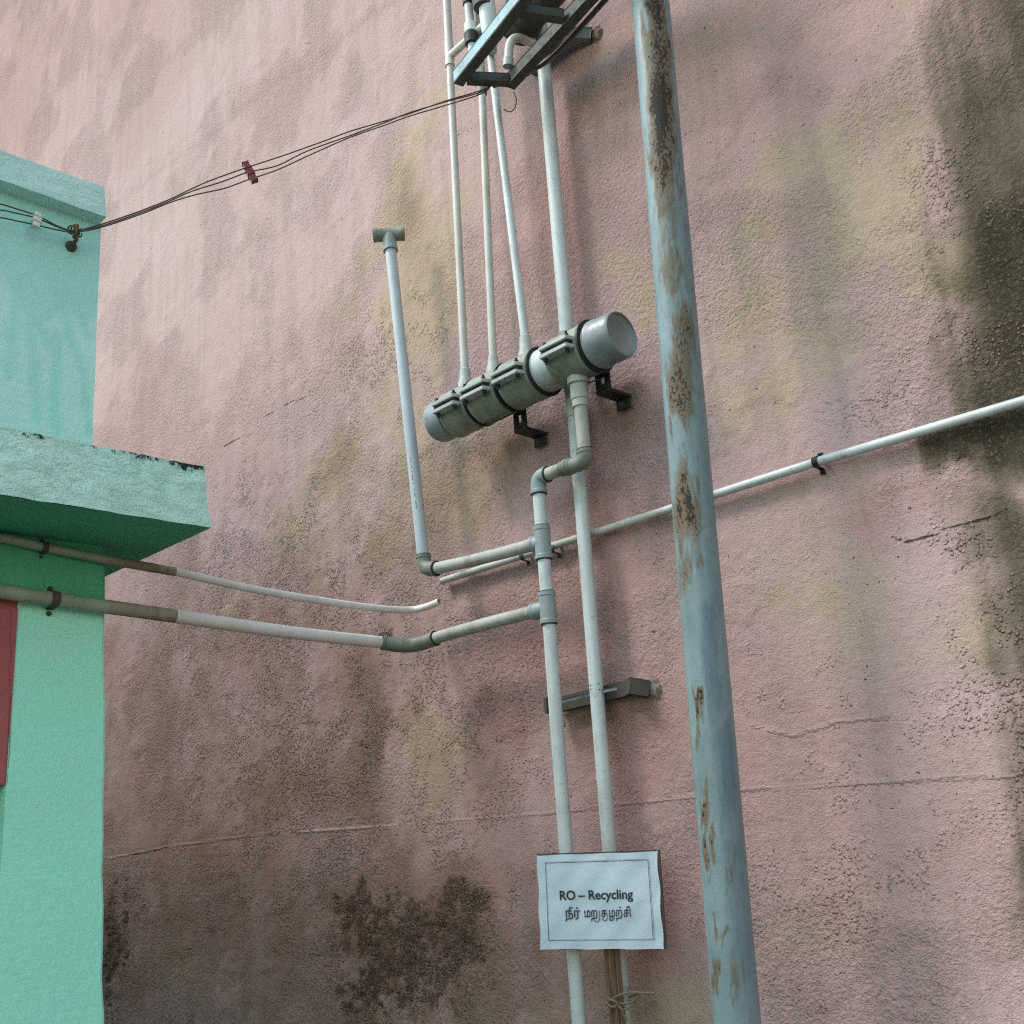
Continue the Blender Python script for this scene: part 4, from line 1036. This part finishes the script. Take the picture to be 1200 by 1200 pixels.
def strokes(name, lines, wd, n, parent=st_):
    """flat printed strokes following the paper"""
    V, F = [], []
    for ln in lines:
        for (u0, v0), (u1, v1) in zip(ln[:-1], ln[1:]):
            dx, dy = u1-u0, v1-v0; L = math.hypot(dx, dy) or 1e-9; ox, oy = -dy/L*wd/2, dx/L*wd/2; ex, ey = dx/L*wd*.35, dy/L*wd*.35
            b = len(V); V += [SP(u0-ex+ox, v0-ey+oy, n), SP(u0-ex-ox, v0-ey-oy, n), SP(u1+ex-ox, v1+ey-oy, n), SP(u1+ex+ox, v1+ey+oy, n)]; F.append([b, b+1, b+2, b+3]); n += .0000015
    return mesh_obj(name, V, F, 'ink', parent)
def sub(a, b, n=12): return [(a[0]+(b[0]-a[0])*k/n, a[1]+(b[1]-a[1])*k/n) for k in range(n+1)]
strokes('printed_border', [sub((bx0, bz1), (bx1, bz1)), sub((bx1, bz1), (bx1, bz0)), sub((bx1, bz0), (bx0, bz0)), sub((bx0, bz0), (bx0, bz1))], LW, .0046)
strokes('printed_border', [sub((bx0-.0025, bz1+.002), (bx1+.0025, bz1+.002)), sub((bx1+.0025, bz1+.002), (bx1+.0025, bz0-.002))], .0004, .0046)
def glyphs(name, items, parent=st_, n=.0046):
    """items: (string, u of left edge, v of baseline, size, x-scale, weight)"""
    V, F = [], []
    for s_, u, v, size, xs, off in items:
        cu = bpy.data.curves.new('lettering', 'FONT'); cu.body = s_; cu.size = 1; cu.offset = off; cu.resolution_u = 4
        ob = bpy.data.objects.new('lettering', cu); COL.objects.link(ob)
        dg = bpy.context.evaluated_depsgraph_get(); me = ob.evaluated_get(dg).to_mesh()
        b = len(V)
        V += [SP(u+p.co.x*size*xs, v+p.co.y*size, n) for p in me.vertices]; F += [[b+i for i in q_.vertices] for q_ in me.polygons]
        ob.evaluated_get(dg).to_mesh_clear(); bpy.data.objects.remove(ob); bpy.data.curves.remove(cu)
    return mesh_obj(name, V, F, 'ink', parent)
# photo: line 1 spans 659..746 of 633..778, baseline y 1055
ms = SW/143.0
u0 = (659-704.5)*ms; 
glyphs('printed_text', [('RO – Recycling', u0-.001, (1056.5-1053.5)*-ms+.009, .0262, 1.0, .020)])
tv = (1056.5-1073.5)*ms
ts = .0235
TZ = .0245
glyphs('printed_text', [('நீர்', (664.5-704.5)*ms, tv, TZ, .98, .012), ('ம', (687-704.5)*ms, tv, TZ, .74, .012), ('ற', (695-704.5)*ms, tv, TZ, .74, .012), ('ச', (707.2-704.5)*ms, tv, TZ, .72, .012),
    ('ழ', (716-704.5)*ms, tv, TZ, .72, .012), ('ற்', (724-704.5)*ms, tv, TZ, .74, .012), ('சி', (733-704.5)*ms, tv, TZ, .72, .012)])
def U(px): return (px-704.5)*ms
def Vv(py): return (1056.5-py)*ms
strokes('printed_text', [[(U(699), Vv(1077)), (U(701), Vv(1078.6)), (U(703.5), Vv(1078.3)), (U(705), Vv(1076)), (U(705.2), Vv(1066.8))],
                         [(U(709.5), Vv(1073.8)), (U(709), Vv(1076.3)), (U(711), Vv(1077.8)), (U(713.6), Vv(1076.5)), (U(714.4), Vv(1073.5)), (U(714.2), Vv(1070))]], .0014, .00475)

# ---- batten, and the cord tying it to the downpipe
bt0 = Vector((xm-.004, -.098, 0)); bA = PY(715, 1118, -.098); bB = PY(722, 1200, -.098)
bd = (bA-bB).normalized(); bbot = bB - bd*(bB.z/bd.z); btop = bA + bd*.16
wb_ = thing('wooden_batten', 'brown wooden batten below the paper sign', 'batten', tuple(bbot))
bar('strip', bbot, btop, .026, .013, 'batten_wood', wb_, (0, -1, 0), .0015)
bar('strip', bbot+Vector((.0165, .004, 0)), btop+Vector((.0165, .004, -.0)), .0055, .012, 'batten_wood', wb_, (0, -1, 0), .001)
rt_ = thing('jute_cord', 'frayed jute cord knotted round the wooden batten below the sign', 'cord', tuple(PY(716, 1172, -.112)))
kc = PY(716, 1172, -.112)
ring_ = [Vector((kc.x + .034*math.cos(a)+.008, -.082 + .034*math.sin(a), kc.z + .006*math.sin(a*2))) for a in [i*2*math.pi/20 for i in range(21)]]
sweep('loop', ring_, .0024, 'jute', rt_, 8)
sweep('loop', [p+Vector((0, 0, -.007+.004*math.sin(i))) for i, p in enumerate(ring_)], .0022, 'jute', rt_, 8)
def cord(name, pp, r=.0019): sweep(name, spline([PY(a, b, yy) for a, b, yy in pp], 6), r, 'jute', rt_, 8)
cord('loose_end', [(716, 1171, -.12), (724, 1167, -.125), (734, 1163.5, -.12), (750, 1163, -.115), (766, 1164, -.11)])
cord('knot', [(711, 1178, -.117), (714, 1172, -.125), (720, 1173, -.126), (723, 1177, -.120), (718, 1180, -.124), (712, 1175, -.122), (716, 1170, -.118)], .0026)
cord('knot', [(714, 1180, -.118), (709, 1184, -.124), (706, 1190, -.124), (709, 1191, -.122), (713, 1187, -.120), (715, 1181, -.118)])
cord('loose_end', [(723, 1176, -.118), (728, 1182, -.114), (731, 1190, -.110), (736, 1197, -.106)], .0022)
cord('loose_end', [(733, 1166, -.10), (736, 1158, -.098), (739, 1152, -.098)], .0028)
